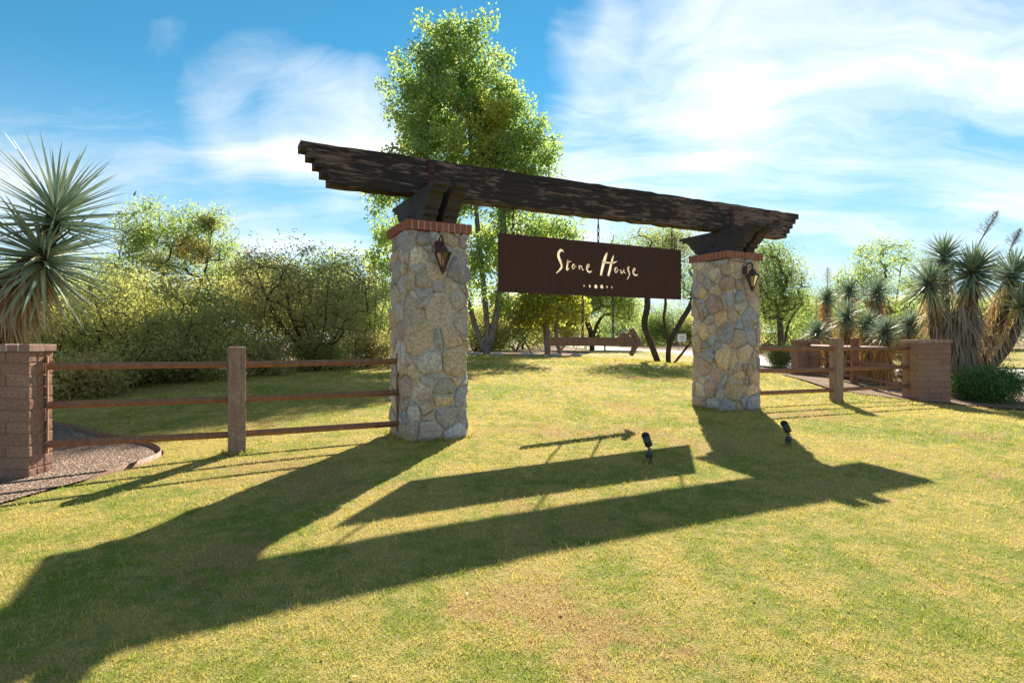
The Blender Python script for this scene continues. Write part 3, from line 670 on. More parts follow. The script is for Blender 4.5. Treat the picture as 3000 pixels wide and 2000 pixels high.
def arrow():
    root = empty('arrow_sign', G(1.65, 0, 1.04), GA); tag(root, 'rusty steel arrow pointing right, hung below the sign', 'arrow sign')
    link('shaft', box_mesh('shaft', 1.37, .045, .115, .003, 1, (.685, 0, .0575)), M['arrow_rust'], root)
    for s in (1, -1):
        v2 = [(1.30, .0575 + s * .175), (1.335, .0575 + s * .20), (1.475, .0575), (1.385, .0575)]
        pts = v2 if s > 0 else v2
        o = link('arrow_barb', prof_prism('arrow_barb', pts, .055 if s > 0 else .053), M['arrow_rust'], root)
arrow()

# ------------------------------------------------------------------ lanterns
def lantern(t, label):
    """hexagonal hanging wall lantern on the camera-side face"""
    root = empty('wall_lantern', G(t, .345, 2.137), GA); root.scale = (.95, .95, .75); tag(root, label, 'lantern', 'rusty lanterns on the pillars')
    zt = 0.; rm = M['rust_iron']
    bp = link('back_plate', box_mesh('back_plate', .085, .02, .15, .005), rm, root); bp.location = (-.0, -.036, zt + .02)
    arm = [(0, -.04, zt + .06), (0, -.07, zt + .12), (0, -.12, zt + .155), (0, -.165, zt + .135), (0, -.18, zt + .09), (0, -.175, zt + .055)]
    arm = smooth_poly(arm, 5, False); V, F = tube_arrays(arm, [.010] * len(arm), 6); link('arm', mesh_np('arm', V, F, smooth=True), rm, root)
    sc_ = [(0, -.165 - .028 * math.cos(a) * (1 - a / 9), zt + .085 + .028 * math.sin(a) * (1 - a / 9)) for a in np.linspace(0, 5, 14)]
    V, F = tube_arrays(sc_, [.006] * 14, 5); link('scroll', mesh_np('scroll', V, F, smooth=True), rm, root)
    ax = (0, -.175)
    prof = [(.006, .06), (.012, .045), (.024, .035), (.012, .025), (.030, .012), (.045, -.01), (.062, -.055), (.085, -.085), (.110, -.097), (.110, -.108), (.095, -.112)]
    o = link('roof', lathe('roof', [(r, z) for r, z in prof][::-1], 6, False), rm, root); o.location = (*ax, zt)
    for k in range(6):
        a = k * math.pi / 3
        p0 = (.094 * math.cos(a), .094 * math.sin(a), -.11); p1 = (.032 * math.cos(a), .032 * math.sin(a), -.315)
        V, F = tube_arrays([p0, p1], [.0085, .0075], 4); o = link('frame_bar', mesh_np('frame_bar', V, F), rm, root); o.location = (*ax, zt)
        b = a + math.pi / 3; q = [(.088 * math.cos(a), .088 * math.sin(a), -.112), (.088 * math.cos(b), .088 * math.sin(b), -.112), (.030 * math.cos(b), .030 * math.sin(b), -.312), (.030 * math.cos(a), .030 * math.sin(a), -.312)]
        q += [(x * .965, y * .965, z) for x, y, z in q]
        o = link('glass_pane', mesh_pd('glass_pane', q, [(0, 1, 2, 3), (7, 6, 5, 4), (0, 4, 5, 1), (1, 5, 6, 2), (2, 6, 7, 3), (3, 7, 4, 0)]), M['glass'], root); o.location = (*ax, zt)
    o = link('candle', lathe('candle', [(.013, -.29), (.013, -.2), (.005, -.19), (.004, -.16)], 8), M['cream'], root); o.location = (*ax, zt)
    o = link('finial', lathe('finial', [(.004, -.41), (.018, -.40), (.012, -.385), (.026, -.37), (.034, -.345), (.042, -.318), (.036, -.308)], 12), rm, root); o.location = (*ax, zt)
lantern(-.018, 'rusty glass lantern on the left stone pillar, beside the sign')
lantern(4.785, 'rusty glass lantern on the right stone pillar, by the right fence')

# ------------------------------------------------------------------ landscape spot lights
def spot(px, py_base, Z, tilt, yaw, label):
    x = X(px, Z); z0 = h1(x, Z); root = empty('spot_light', (x, Z, z0 - .02)); root.scale = (.86, .86, .86); tag(root, label, 'spot light', 'spot lights in the lawn')
    link('sleeve', lathe('sleeve', [(.034, 0), (.034, .085), (.030, .086)], 20), M['pvc'], root)
    link('base_cup', lathe('base_cup', [(.033, .084), (.039, .086), (.039, .135), (.034, .14), (.012, .141)], 20), M['black_metal'], root)
    link('knuckle', lathe('knuckle', [(.010, .138), (.010, .158), (.016, .161), (.016, .176), (.009, .178), (.009, .20)], 12), M['grey_metal'], root)
    kn = link('knob', lathe('knob', [(.010, 0), (.010, .028), (.005, .03)], 10), M['grey_metal'], root); kn.location = (0, 0, .168); kn.rotation_euler = (0, R(90), 0)
    prof = [(.014, -.012), (.034, -.008), (.040, .006), (.040, .046), (.0425, .048), (.0425, .057), (.040, .059), (.040, .10)]
    hd = link('lamp_head', lathe('lamp_head', prof, 20), M['black_metal'], root); hd.location = (0, 0, .205); hd.rotation_euler = (tilt, yaw, 0)
    n = 20; vv = []; ff = []
    for i in range(n):
        a = 2 * math.pi * i / n
        for rr in (.042, .038): vv += [(rr * math.cos(a), rr * math.sin(a), .085), (rr * math.cos(a), rr * math.sin(a), .115 + .024 * math.sin(a))]
    for i in range(n):
        a, b = 4 * i, 4 * ((i + 1) % n); ff += [(a, b, b + 1, a + 1), (a + 2, a + 3, b + 3, b + 2), (a + 1, b + 1, b + 3, a + 3)]
    link('hood', mesh_pd('hood', vv, ff, False), M['black_metal'], hd)
spot(1901, 1357, 5.4, R(8), R(-20), 'black bullet spot light in the shadow of the sign')
spot(2310, 1302, 6.25, R(8), R(-32), 'black bullet spot light in the shadow of the right pillar')

# ------------------------------------------------------------------ fences
def bar_mesh(L, s=.047):
    """square bar on its corner, along +x"""
    r = s / math.sqrt(2); v = []; 
    for x in (0, L): v += [(x, -r, 0), (x, 0, r), (x, r, 0), (x, 0, -r)]
    return mesh_pd('rail', v, [(0, 1, 5, 4), (1, 2, 6, 5), (2, 3, 7, 6), (3, 0, 4, 7), (3, 2, 1, 0), (4, 5, 6, 7)])
def rail(a, b, m, root, s=.047):
    d = Vector(b) - Vector(a); o = link('rail', bar_mesh(d.length, s), m, root)
    o.matrix_world = Matrix.Translation(Vector(a)) @ Matrix.Rotation(math.atan2(d.y, d.x), 4, 'Z') @ Matrix.Rotation(-math.atan2(d.z, math.hypot(d.x, d.y)), 4, 'Y')
    return o
def endbar(p, z0, z1, rz, m, root, w_=.05, t=.012):
    o = link('end_bar', box_mesh('end_bar', t, w_, z1 - z0, .001), m, root); o.location = (p[0], p[1], (z0 + z1) / 2); o.rotation_euler = (0, 0, rz)
def post(p, h, wd, rz, m, root):
    z = h1(p[0], p[1]); o = link('post', box_mesh('post', wd, wd, h + .12, .008, 2, (0, 0, h / 2 - .06)), m, root); o.location = (p[0], p[1], z - .0); o.rotation_euler = (0, 0, rz); return z
def fence(a, mid, b, zr, phgt, pw, mr_, mp, label, rz=GA):
    """a, mid, b = plan points; zr = rail heights (world z) as (at a, at mid, at b)"""
    root = empty('rail_fence', (0, 0, 0)); tag(root, label, 'fence', 'three-rail steel fences')
    post(mid, phgt, pw, rz, mp, root)
    A, Mi, B = Vector((a[0], a[1])), Vector((mid[0], mid[1])), Vector((b[0], b[1])); d1 = (Mi - A).normalized(); d2 = (B - Mi).normalized()
    for k in range(3):
        off = -.353 * k; e1 = Mi - d1 * (pw / 2 - .004); e2 = Mi + d2 * (pw / 2 - .004)
        rail((A.x, A.y, zr[0] + off), (e1.x, e1.y, zr[1] + off), mr_, root); rail((e2.x, e2.y, zr[1] + off), (B.x, B.y, zr[2] + off), mr_, root)
    endbar(A, zr[0] - .79, zr[0] + .09, rz, mr_, root); endbar(B, zr[2] - .79, zr[2] + .09, rz, mr_, root)
p_b = G(-.375, 0, 0); 
fence((-4.215, 5.39), (-2.79, 6.02), (p_b.x, p_b.y), (.875, .868, .875), 1.065, .16, M['rust_rail'], M['rust_post'], 'rusty three-rail fence left of the gate, by the gravel bed')
p_a = G(4.791 + .375, 0, 0)
fence((p_a.x, p_a.y), (5.57, 10.2), (7.525, 11.29), (.985, .975, .965), 1.09, .16, M['rust_rail'], M['rust_post'], 'rusty three-rail fence with grey post, right of the gate')
fence((7.62, 11.5), (8.08, 14.0), (8.76, 17.5), (.95, .97, .98), 1.09, .15, M['rust_red'], M['rust_red'], 'reddish three-rail return fence running back to the far low wall', R(78))

# ------------------------------------------------------------------ slump block walls
def block_wall(x0, x1, y0, y1, zb, zt, label, capm='cap_brick'):
    """wall body between x0..x1 and y0..y1 built from courses of slump block with a brick cap"""
    root = empty('block_wall', (x0, y0, zb)); tag(root, label, 'wall', 'low slump block walls')
    W_, D_ = x1 - x0, y1 - y0; hb = zt - zb - .062
    link('mortar_core', box_mesh('mortar_core', W_ - .02, D_ - .02, hb + .2, 0, 1, (W_ / 2, D_ / 2, hb / 2 - .1)), M['block_mortar'], root)
    ch = .1035; nc = math.ceil(hb / ch + .01); cache = {}
    def blk(sx, sy, x, y, z, hz):
        key = (round(sx, 2), round(sy, 2), round(hz, 2), random.randrange(3))
        if key not in cache: cache[key] = box_mesh('block', sx - .008, sy - .002, hz - .007, .009, 2, jitter=.0014)
        o = link('block', cache[key], M['block'], root); o.location = (x + random.gauss(0, .0015), y + random.gauss(0, .0015), z)
    top = hb
    for c in range(nc):
        z = top - (c + .5) * ch; odd = c % 2
        # front and back faces
        for yy in (.05, D_ - .05):
            x = 0. if odd else -.2
            while x < W_ - .01:
                a, b = max(x, 0), min(x + .4, W_)
                if b - a > .03: blk(b - a, .1, (a + b) / 2, yy, z, ch)
                x += .4
        # end faces between them
        n = max(1, round((D_ - .2) / .2)); l = (D_ - .2) / n
        for xx in (.05, W_ - .05):
            for i in range(n): blk(.1, l + (.006 if False else 0) - .004, xx, .1 + (i + .5) * l, z, ch)
    # brick cap, bricks laid across
    ov = .022; n = max(2, round((W_ + 2 * ov) / .105)); bw = (W_ + 2 * ov) / n
    bme = box_mesh('cap_brick', bw - .009, (D_ + 2 * ov) / 2 - .006, .06, .005, 1)
    link('cap_mortar', box_mesh('cap_mortar', W_ + 2 * ov - .012, D_ + 2 * ov - .012, .05, 0, 1, (W_ / 2, D_ / 2, hb + .0265)), M['mortar'], root)
    for i in range(n):
        for k in (0, 1):
            o = link('cap_brick', bme, M[capm], root); o.location = (-ov + (i + .5) * bw, -ov + (D_ + 2 * ov) * (.25 + .5 * k), hb + .032 + random.gauss(0, .0012))
block_wall(-5.43, -4.23, 5.2, 5.48, -.12, 1.075, 'brown slump block wall at the left edge with pinkish brick cap')
block_wall(7.535, 8.14, 11.0, 11.49, -.03, 1.135, 'brown slump block wall in front of the big yucca')
block_wall(8.45, 9.08, 17.55, 18.0, .03, 1.165, 'farther brown block wall behind the round shrub')

# ------------------------------------------------------------------ steel edging of the gravel bed
def edging():
    i0 = [i for i, p in enumerate(BED_L) if True]; pts = [p for p in BED_L if p[0] > -5.2 and p[1] < 7.6 and p[0] < 0 and p[1] > 5.0]
    pts = sorted(pts, key=lambda p: 0); v = []; f = []
    pts = [(-3.6, 5.0), (-3.53, 5.3), (-3.48, 5.6), (-3.53, 5.96), (-3.79, 6.32), (-4.19, 6.63), (-4.89, 7.08), (-6.04, 7.83), (-7.2, 8.4)]
    pts = smooth_poly(pts, 4, False)
    for i, p in enumerate(pts):
        d = (pts[min(i + 1, len(pts) - 1)] - pts[max(i - 1, 0)]).normalized(); nn = Vector((-d.y, d.x)) * .005; z = h1(p.x, p.y)
        up = .045 if i > 3 else .012 * i
        for s in (1, -1): v += [(p.x + nn.x * s, p.y + nn.y * s, z - .1), (p.x + nn.x * s, p.y + nn.y * s, z + up)]
        if i: a = 4 * (i - 1); b = 4 * i; f += [(a, b, b + 1, a + 1), (a + 2, a + 3, b + 3, b + 2), (a + 1, b + 1, b + 3, a + 3)]
    o = link('steel_edging', mesh_pd('steel_edging', v, f, True), M['rust_rail']); tag(o, 'thin rusty steel strip curving round the gravel bed', 'edging')
edging()

# ------------------------------------------------------------------ plants
def leaf_quads(P, D, L, Wd, rng, fold=.0):
    """diamond leaf quads: base P, direction D (unit), length L, width Wd"""
    n = len(P); r = rng.normal(size=(n, 3)); s = np.cross(D, r); s /= np.linalg.norm(s, axis=1)[:, None] + 1e-9
    L = np.asarray(L)[:, None]; Wd = np.asarray(Wd)[:, None]
    nrm = np.cross(D, s)
    V = np.stack([P, P + D * L * .45 + s * Wd * .5 + nrm * Wd * .12, P + D * L, P + D * L * .45 - s * Wd * .5 + nrm * Wd * .12], 1).reshape(-1, 3)
    return V, np.arange(4 * n).reshape(n, 4)
def unit(v): return v / (np.linalg.norm(v, axis=1)[:, None] + 1e-9)
def in_blobs(q, blobs):
    """blobs: (cx,cy,cz,rx,ry,rz); returns min normalised radius"""
    d = [(((q - np.array(b[:3])) / np.array(b[3:])) ** 2).sum(1) for b in blobs]; return np.min(np.stack(d), 0)
def sample_blobs(blobs, n, rng, shell=.35):
    vol = np.array([b[3] * b[4] * b[5] for b in blobs]) ** .8; vol /= vol.sum(); out = []
    k = rng.choice(len(blobs), n, p=vol); B = np.array(blobs)[k]
    u = unit(rng.normal(size=(n, 3))); r = (shell ** 3 + (1 - shell ** 3) * rng.random(n)) ** (1 / 3)
    return B[:, :3] + u * r[:, None] * B[:, 3:]
def grow(trunks, targets, rng, r_tip, expo, up=.25, wig=.12):
    """trunks: list of polylines. Returns list of (points, radii) tubes"""
    nodes = []; par = []; paths = []
    def addpath(pts, parent):
        ids = []
        if parent is not None: ids.append(parent)
        for p in pts:
            nodes.append(np.asarray(p, float)); par.append(ids[-1] if ids else -1); ids.append(len(nodes) - 1)
        paths.append(ids)
    for t in trunks:
        pts = [np.array(p) for p in smooth_poly(t, 5, False)]
        addpath(pts, None)
    tl = [0] * 0; base = np.array(trunks[0][0]); order = np.argsort(np.linalg.norm(targets - base, axis=1))
    for i in order:
        tgt = targets[i]; A = np.array(nodes); d = np.linalg.norm(A - tgt, axis=1) + 1.6 * np.maximum(0, A[:, 2] - tgt[2] + .05)
        k = int(np.argmin(d)); p0 = A[k]; dd = np.linalg.norm(tgt - p0)
        if dd < .05: continue
        pd = A[k] - A[par[k]] if par[k] >= 0 else np.array([0, 0, 1.]); pd = pd / (np.linalg.norm(pd) + 1e-9)
        c = p0 + pd * dd * .35 + np.array([0, 0, up * dd]) * .5 + rng.normal(size=3) * wig * dd
        m = max(2, min(6, int(dd / .25))); pts = []
        for j in range(1, m + 1): s = j / m; pts.append((1 - s) ** 2 * p0 + 2 * s * (1 - s) * c + s * s * tgt + (rng.normal(size=3) * wig * .12 * dd if j < m else 0))
        addpath(pts, k)
    cnt = np.zeros(len(nodes)); haschild = np.zeros(len(nodes), bool)
    for q in par:
        if q >= 0: haschild[q] = True
    cnt[~haschild] = 1
    for i in range(len(nodes) - 1, -1, -1):
        if par[i] >= 0: cnt[par[i]] += cnt[i]
    rad = r_tip * np.maximum(cnt, 1) ** expo
    out = []
    for ids in paths:
        if len(ids) < 2: continue
        p = np.array([nodes[i] for i in ids]); r = rad[ids].copy()
        if len(ids) > 1: r[0] = min(r[0], r[1] * 1.15)
        out.append((p, r))
    return out
def plant_meshes(trunks, blobs, ncl, cl_r, per, L, Wd, seed, r_tip=.012, expo=.48, shell=.35, droop=0., seg=6, up=.25, wig=.12, extra=None, flare=0., outw=.0, whips=0):
    rng = np.random.default_rng(seed); T = sample_blobs(blobs, ncl, rng, shell)
    if extra is not None: T = np.concatenate([T, np.array(extra)])
    lf = np.ones(len(T))
    if whips:
        W2 = sample_blobs([(*b[:3], *(q * 1.22 for q in b[3:])) for b in blobs], whips, rng, .93); W2 = W2[W2[:, 2] > .25 * max(b[2] for b in blobs)]; T = np.concatenate([T, W2]); lf = np.r_[lf, np.full(len(W2), .22)]
    tubes = grow(trunks, T, rng, r_tip, expo, up, wig); acc = Acc()
    for p, r in tubes:
        if flare:
            r = r * (1 + flare * np.exp(-np.maximum(p[:, 2] - trunks[0][0][2], 0) / .35))
        acc.add(*tube_arrays(p, r, seg if r.max() > .03 else 4))
    wood = acc.mesh('trunk', True)
    cw = rng.uniform(.6, 1.25, len(T)); n_each = rng.poisson(per * cw ** 2 * lf); idx = np.repeat(np.arange(len(T)), n_each)
    P = T[idx] + np.clip(rng.normal(size=(len(idx), 3)), -1.7, 1.7) * (cl_r * cw[idx])[:, None] * np.array([1, 1, .8])
    D = rng.normal(size=(len(idx), 3)) + np.array([0, 0, -droop]) + unit(P - T[idx]) * outw; D = unit(D)
    sz = rng.uniform(.5, 1.25, len(idx)); V, F = leaf_quads(P, D, L * sz, Wd * sz, rng)
    tint = np.clip(rng.normal(.45, .22, len(T))[idx] + rng.normal(0, .16, len(idx)), 0, 1)
    crown = mesh_np('crown', V, F, {'tint': np.repeat(tint, 4)})
    return wood, crown
def plant(name, label, cat, loc, meshes, mats, group=None, rz=0, scale=1., parts=('trunk', 'crown')):
    root = empty(name, loc, rz); root.scale = (scale,) * 3 if not hasattr(scale, '__len__') else scale; tag(root, label, cat, group)
    link(parts[0], meshes[0], mats[0], root); link(parts[1], meshes[1], mats[1], root); return root
def ZG(px, Z, dz=0.): x = X(px, Z); return (x, Z, h1(x, Z) - dz)

# --- big cottonwood
CZ = 24.; cx0 = X(1425, CZ); cg = h1(cx0, CZ)
def cb(px, py, rx, ry, dy=0.): k = CZ / 1740; return ((px - 1425) * k, dy, CAM_Z - (py - 1000) * k - cg, rx * k, max(rx, 110) * k * .85, ry * k)
blobs = [cb(1290, 150, 95, 110), cb(1380, 150, 80, 95), cb(1240, 270, 120, 110), cb(1440, 270, 105, 110), cb(1340, 320, 150, 160), cb(1330, 400, 190, 150), cb(1520, 430, 95, 105), cb(1270, 220, 110, 130), cb(1190, 380, 95, 110), cb(1490, 370, 75, 90), cb(1330, 480, 200, 110), cb(1590, 465, 58, 66),
         cb(1500, 520, 110, 90), cb(1190, 600, 110, 120), cb(1165, 730, 80, 90), cb(1290, 600, 110, 100), cb(1560, 640, 110, 90), cb(1440, 640, 100, 90), cb(1620, 700, 70, 60), cb(1400, 740, 90, 100), cb(1500, 770, 110, 90), cb(1340, 830, 80, 70), cb(1130, 800, 60, 70), cb(1450, 870, 90, 50)]
tr = [[(0, 0, -.1), (.05, 0, .8), (-.1, .1, 2.5), (-.35, .1, 5), (-.6, 0, 8), (-.9, 0, 11), (-1.4, 0, 13)], [(-.05, 0, .1), (-.5, .2, 1.2), (-.9, .2, 3), (-1.3, .3, 5.5), (-1.6, .2, 8)],
      [(.1, .05, .4), (.5, -.1, 2), (.7, -.2, 4.5), (.5, -.2, 7.5), (.2, -.2, 10.5)], [(.1, -.1, .2), (.8, -.3, 1.3), (1.7, -.3, 2.6)], [(-.1, -.1, .05), (-.7, -.4, .45), (-1.4, -.6, 1.0)], [(.05, -.1, .15), (.9, -.5, .9), (1.3, -.6, 2.)]]
plant('cottonwood_tree', 'tall green cottonwood with yellowing leaves rising behind the gate', 'tree', (cx0, CZ, cg), plant_meshes(tr, blobs, 520, .27, 200, .122, .105, 3, .0150, .5, .35, flare=.5), (M['bark_pale'], M['leaf_cotton']))

# --- left shrubs and trees
def shrub(name, px, Z, top, half, label, lm, seed, per=230, ncl=130, L=.085, Wd=.034, dz=0., stems=6, bm='bark_dark', cl=.145, depth=1.0, shell=.45, group='shrubs behind the left fence', cat='shrub', base=0., r_tip=.006):
    """spreading many-stemmed shrub: top = image row of the top, half = half width in metres"""
    x, y, g = ZG(px, Z, dz); H_ = CAM_Z - (top - 1000) / 1740 * Z - g; rng = random.Random(seed)
    bl = []
    for i in range(9):
        a = rng.uniform(0, 6.28); rr = rng.uniform(.2, .68) * half; zz = rng.uniform(.16 + base, .74) * H_
        bl.append((rr * math.cos(a), rr * math.sin(a) * depth, zz, half * rng.uniform(.32, .5), half * depth * rng.uniform(.32, .5), H_ * rng.uniform(.2, .3)))
    bl.append((0, 0, .62 * H_, half * .55, half * .5 * depth, .36 * H_))
    trs = []
    for i in range(stems):
        a = 6.28 * i / stems + rng.uniform(-.3, .3); q = rng.uniform(.35, .7) * half
        trs.append([(0.04 * math.cos(a), .04 * math.sin(a), -.08), (q * .3 * math.cos(a), q * .3 * math.sin(a), H_ * .16), (q * .7 * math.cos(a), q * .7 * math.sin(a), H_ * .36), (q * math.cos(a), q * math.sin(a), H_ * rng.uniform(.5, .75))])
    return plant(name, label, cat, (x, y, g), plant_meshes(trs, bl, ncl, cl, per, L, Wd, seed, r_tip, .5, shell, outw=.8, whips=ncl // 4), (M[bm], M[lm]), group)
shrub('acacia_shrub', 470, 13.2, 770, 2.9, 'broad olive green shrub filling the space behind the left fence post', 'leaf_olive', 31, 72, 470)
shrub('acacia_shrub', 180, 12.0, 900, 2.0, 'low olive shrub just right of the left-edge yucca trunk', 'leaf_olive', 32, 70, 260)
shrub('creosote_shrub', 930, 16.0, 700, 2.6, 'tall brownish open shrub just left of the left stone pillar', 'leaf_brown', 33, 52, 420, stems=9, cl=.14)
shrub('creosote_shrub', 790, 17.5, 760, 2.4, 'yellow-green shrub between the broad shrub and the brownish one', 'leaf_olive', 34, 66, 300)
shrub('creosote_shrub', 1090, 20, 800, 2.0, 'green shrub showing right beside the left pillar, under the cottonwood', 'leaf_mesq', 35, 75, 260)
shrub('creosote_shrub', 1270, 28, 880, 2.6, 'pale low shrub behind the cottonwood trunk', 'leaf_bright', 36, 80, 240)
shrub('acacia_shrub', -40, 14.5, 780, 2.8, 'dark shrub at the left edge behind the yucca', 'leaf_brown', 37, 70, 290)
for i, (px, Z, top, hf, lm, lab) in enumerate([(230, 10.4, 1060, .85, 'leaf_brown', 'low brush along the lawn edge nearest the left wall'), (400, 11.9, 1030, .9, 'leaf_olive', 'low olive brush at the lawn edge left of the fence post'), (560, 12.9, 1020, .9, 'leaf_brown', 'low brown brush at the lawn edge behind the fence post'),
        (760, 14.3, 1015, .9, 'leaf_brown', 'dry low brush at the lawn edge right of the fence post'), (930, 15.6, 1015, .8, 'leaf_olive', 'low brush under the tall brownish shrub'), (1080, 17.3, 1010, .8, 'leaf_brown', 'low dry brush at the lawn edge beside the left pillar'), (1190, 21, 1000, .8, 'leaf_olive', 'low brush left of the cottonwood trunk')]):
    shrub('low_brush', px, Z, top - 30, hf, lab, lm, 140 + i, 60, 110, group='low brush along the lawn edge', stems=5, r_tip=.004)
for i, (px, Z, top, hf, lm, lab) in enumerate([(1390, 31, 895, 2.4, 'leaf_olive', 'olive shrub behind the cottonwood trunk'), (1510, 33, 885, 2.4, 'leaf_bright', 'light green shrub between the big and small cottonwoods'), (1640, 38, 900, 2.6, 'leaf_olive', 'olive shrub behind the small yellow cottonwood')]):
    shrub('acacia_shrub', px, Z, top, hf, lab, lm, 160 + i, 60, 230, L=.15, Wd=.06, cl=.22, group='shrubs behind the gate')
# mesquite with mistletoe clumps
def mesquite(name, px, Z, crown, trunks, label, lm, seed, ncl=200, per=190, L=.10, Wd=.03, cl=.30, bm='bark_dark', r_tip=.007, shell=.4, group='mesquite trees', cat='tree', wig=.16, expo=.5):
    x, y, g = ZG(px, Z); k = Z / 1740
    bl = [((a - px) * k, dy, CAM_Z - (b - 1000) * k - g, rx * k, rx * k * .9, ry * k) for (a, b, rx, ry, dy) in crown]
    trs = [[((a - px) * k, dy, max(CAM_Z - (b - 1000) * k - g, -.1) if i else -.1) for i, (a, b, dy) in enumerate(t)] for t in trunks]
    return plant(name, label, cat, (x, y, g), plant_meshes(trs, bl, ncl, cl, per, L, Wd, seed, r_tip, expo, shell, wig=wig, outw=.4, droop=.25, whips=ncl // 5), (M[bm], M[lm]), group)
mt = mesquite('mesquite_tree', 520, 19, [(440, 640, 75, 60, 0), (560, 660, 70, 60, 0), (620, 700, 60, 60, .3), (480, 740, 120, 70, -.2), (640, 640, 40, 40, 0), (390, 680, 50, 60, 0)],
    [[(520, 1060, 0), (515, 950, 0), (480, 820, 0), (440, 660, 0)], [(520, 1060, 0), (540, 930, .2), (590, 800, .2), (620, 680, 0)]], 'open mesquite tree with dark mistletoe clumps above the left shrubs', 'leaf_mesq', 41, 330, 38, cl=.15, L=.11, Wd=.042, r_tip=.006, shell=.2)
for i, (px, py, r) in enumerate([(420, 690, .34), (545, 720, .42), (595, 735, .36), (455, 770, .5), (610, 650, .25)]):
    rng = np.random.default_rng(60 + i); n = 900; P = np.array([X(px, 19) - mt.location.x, 0, CAM_Z - (py - 1000) / 1740 * 19 - mt.location.z]) + rng.normal(size=(n, 3)) * r * .5; D = unit(rng.normal(size=(n, 3)) + [0, 0, -.8])
    V, F = leaf_quads(P, D, np.full(n, .13), np.full(n, .03), rng); link('mistletoe', mesh_np('mistletoe', V, F, {'tint': np.repeat(rng.random(n) * .4, 4)}), M['leaf_brown'], mt)
mesquite('mesquite_tree', 700, 22, [(690, 770, 60, 50, 0), (740, 800, 60, 50, 0), (640, 800, 50, 45, 0)], [[(700, 1040, 0), (700, 900, 0), (690, 790, 0)]], 'thin twiggy mesquite peeking above the shrubs between the two crests', 'leaf_mesq', 42, 130, 34, cl=.15, L=.11, Wd=.04)
# bird on the top twig
def bird():
    x, z = X(394, 19), CAM_Z + (1000 - 570) / 1740 * 19
    v = []; f = []; st = [(-.09, .004, .0), (-.05, .012, .0), (-.03, .026, .004), (.0, .034, .01), (.03, .03, .02), (.05, .022, .034), (.062, .024, .044), (.078, .016, .046), (.086, .005, .043), (.10, .001, .041)]
    for (a, r, c) in st:
        for k in range(8): q = 2 * math.pi * k / 8; v.append((a * .7, r * math.cos(q), a * .75 + c + r * math.sin(q)))
    for j in range(len(st) - 1):
        for k in range(8): f.append((j * 8 + k, j * 8 + (k + 1) % 8, (j + 1) * 8 + (k + 1) % 8, (j + 1) * 8 + k))
    o = link('bird', mesh_pd('bird', v, f, True), M['bird']); o.location = (x, 19, z); tag(o, 'small dark bird perched on the top twig of the left mesquite', 'bird')
bird()

# --- trees seen through the gate
mesquite('cottonwood_tree', 1605, 27, [(1560, 800, 70, 70, 0), (1640, 820, 60, 70, 0), (1600, 900, 110, 55, 0), (1500, 900, 60, 50, 0), (1590, 720, 60, 55, 0), (1680, 890, 40, 40, 0)], [[(1605, 1042, 0), (1600, 960, 0), (1590, 860, 0), (1590, 740, 0)], [(1640, 1042, 0), (1630, 960, 0), (1650, 850, 0)], [(1560, 1042, 0), (1530, 980, 0), (1510, 920, 0)]],
    'small yellow cottonwood below the sign, left of the arrow', 'leaf_yellow', 43, 240, 70, .14, .12, .27, 'bark_pale', .016, group='cottonwood trees')
mesquite('mesquite_tree', 1735, 36, [(1700, 880, 70, 45, 0), (1780, 870, 70, 50, 0), (1740, 840, 60, 40, 0), (1830, 900, 50, 40, 0), (1660, 910, 50, 35, 0)], [[(1735, 1030, 0), (1730, 970, 0), (1700, 900, 0)], [(1735, 1030, 0), (1745, 965, .2), (1780, 900, .2)]], 'grey-green mesquite with a dark forked trunk behind the arrow', 'leaf_mesq', 44, 190, 150, cl=.4, L=.16, Wd=.05, r_tip=.019)
mesquite('mesquite_tree', 1925, 21, [(1870, 730, 80, 55, 0), (1960, 740, 70, 70, .3), (2060, 770, 70, 70, 0), (1900, 810, 90, 40, 0), (2040, 860, 60, 40, 0), (1810, 760, 40, 50, 0), (2000, 700, 60, 40, .3)],
    [[(1958, 1058, 0), (1956, 1000, 0), (1945, 930, 0), (1950, 880, 0), (1935, 790, 0)], [(1958, 1058, 0), (1962, 1010, .05), (1990, 950, 0), (2020, 900, 0), (2050, 830, 0)], [(1930, 1055, 0), (1905, 1000, 0), (1888, 950, 0), (1897, 890, 0), (1890, 800, 0)], [(1972, 1056, 0), (2010, 1020, 0), (2045, 975, 0), (2062, 930, -.1), (2080, 850, -.1)]],
    'bright mesquite with several twisting dark trunks beside the right pillar', 'leaf_bright', 45, 190, 120, cl=.28, r_tip=.0155, wig=.2)
mesquite('mesquite_tree', 2290, 26, [(2260, 790, 70, 70, 0), (2320, 830, 55, 55, 0), (2230, 870, 60, 50, 0), (2300, 900, 60, 40, 0), (2200, 740, 60, 50, 0)], [[(2285, 1020, 0), (2285, 950, 0), (2260, 840, 0)], [(2290, 1020, 0), (2310, 950, 0), (2350, 890, 0)]],
    'light green mesquite just right of the right pillar', 'leaf_bright', 46, 170, 130, cl=.34, L=.12, Wd=.04, r_tip=.016)
mesquite('mesquite_tree', 2600, 24, [(2560, 760, 60, 45, 0), (2620, 740, 60, 45, 0), (2680, 800, 50, 60, 0), (2520, 830, 70, 60, 0), (2620, 860, 90, 60, 0), (2460, 840, 40, 40, 0)], [[(2600, 1020, 0), (2600, 930, 0), (2560, 790, 0)], [(2600, 1020, 0), (2630, 920, .2), (2640, 780, 0)], [(2600, 1020, 0), (2660, 940, 0), (2690, 840, 0)]],
    'sparse grey-green mesquite behind the yucca group', 'leaf_mesq', 47, 230, 42, cl=.18, L=.12, Wd=.045, r_tip=.009)
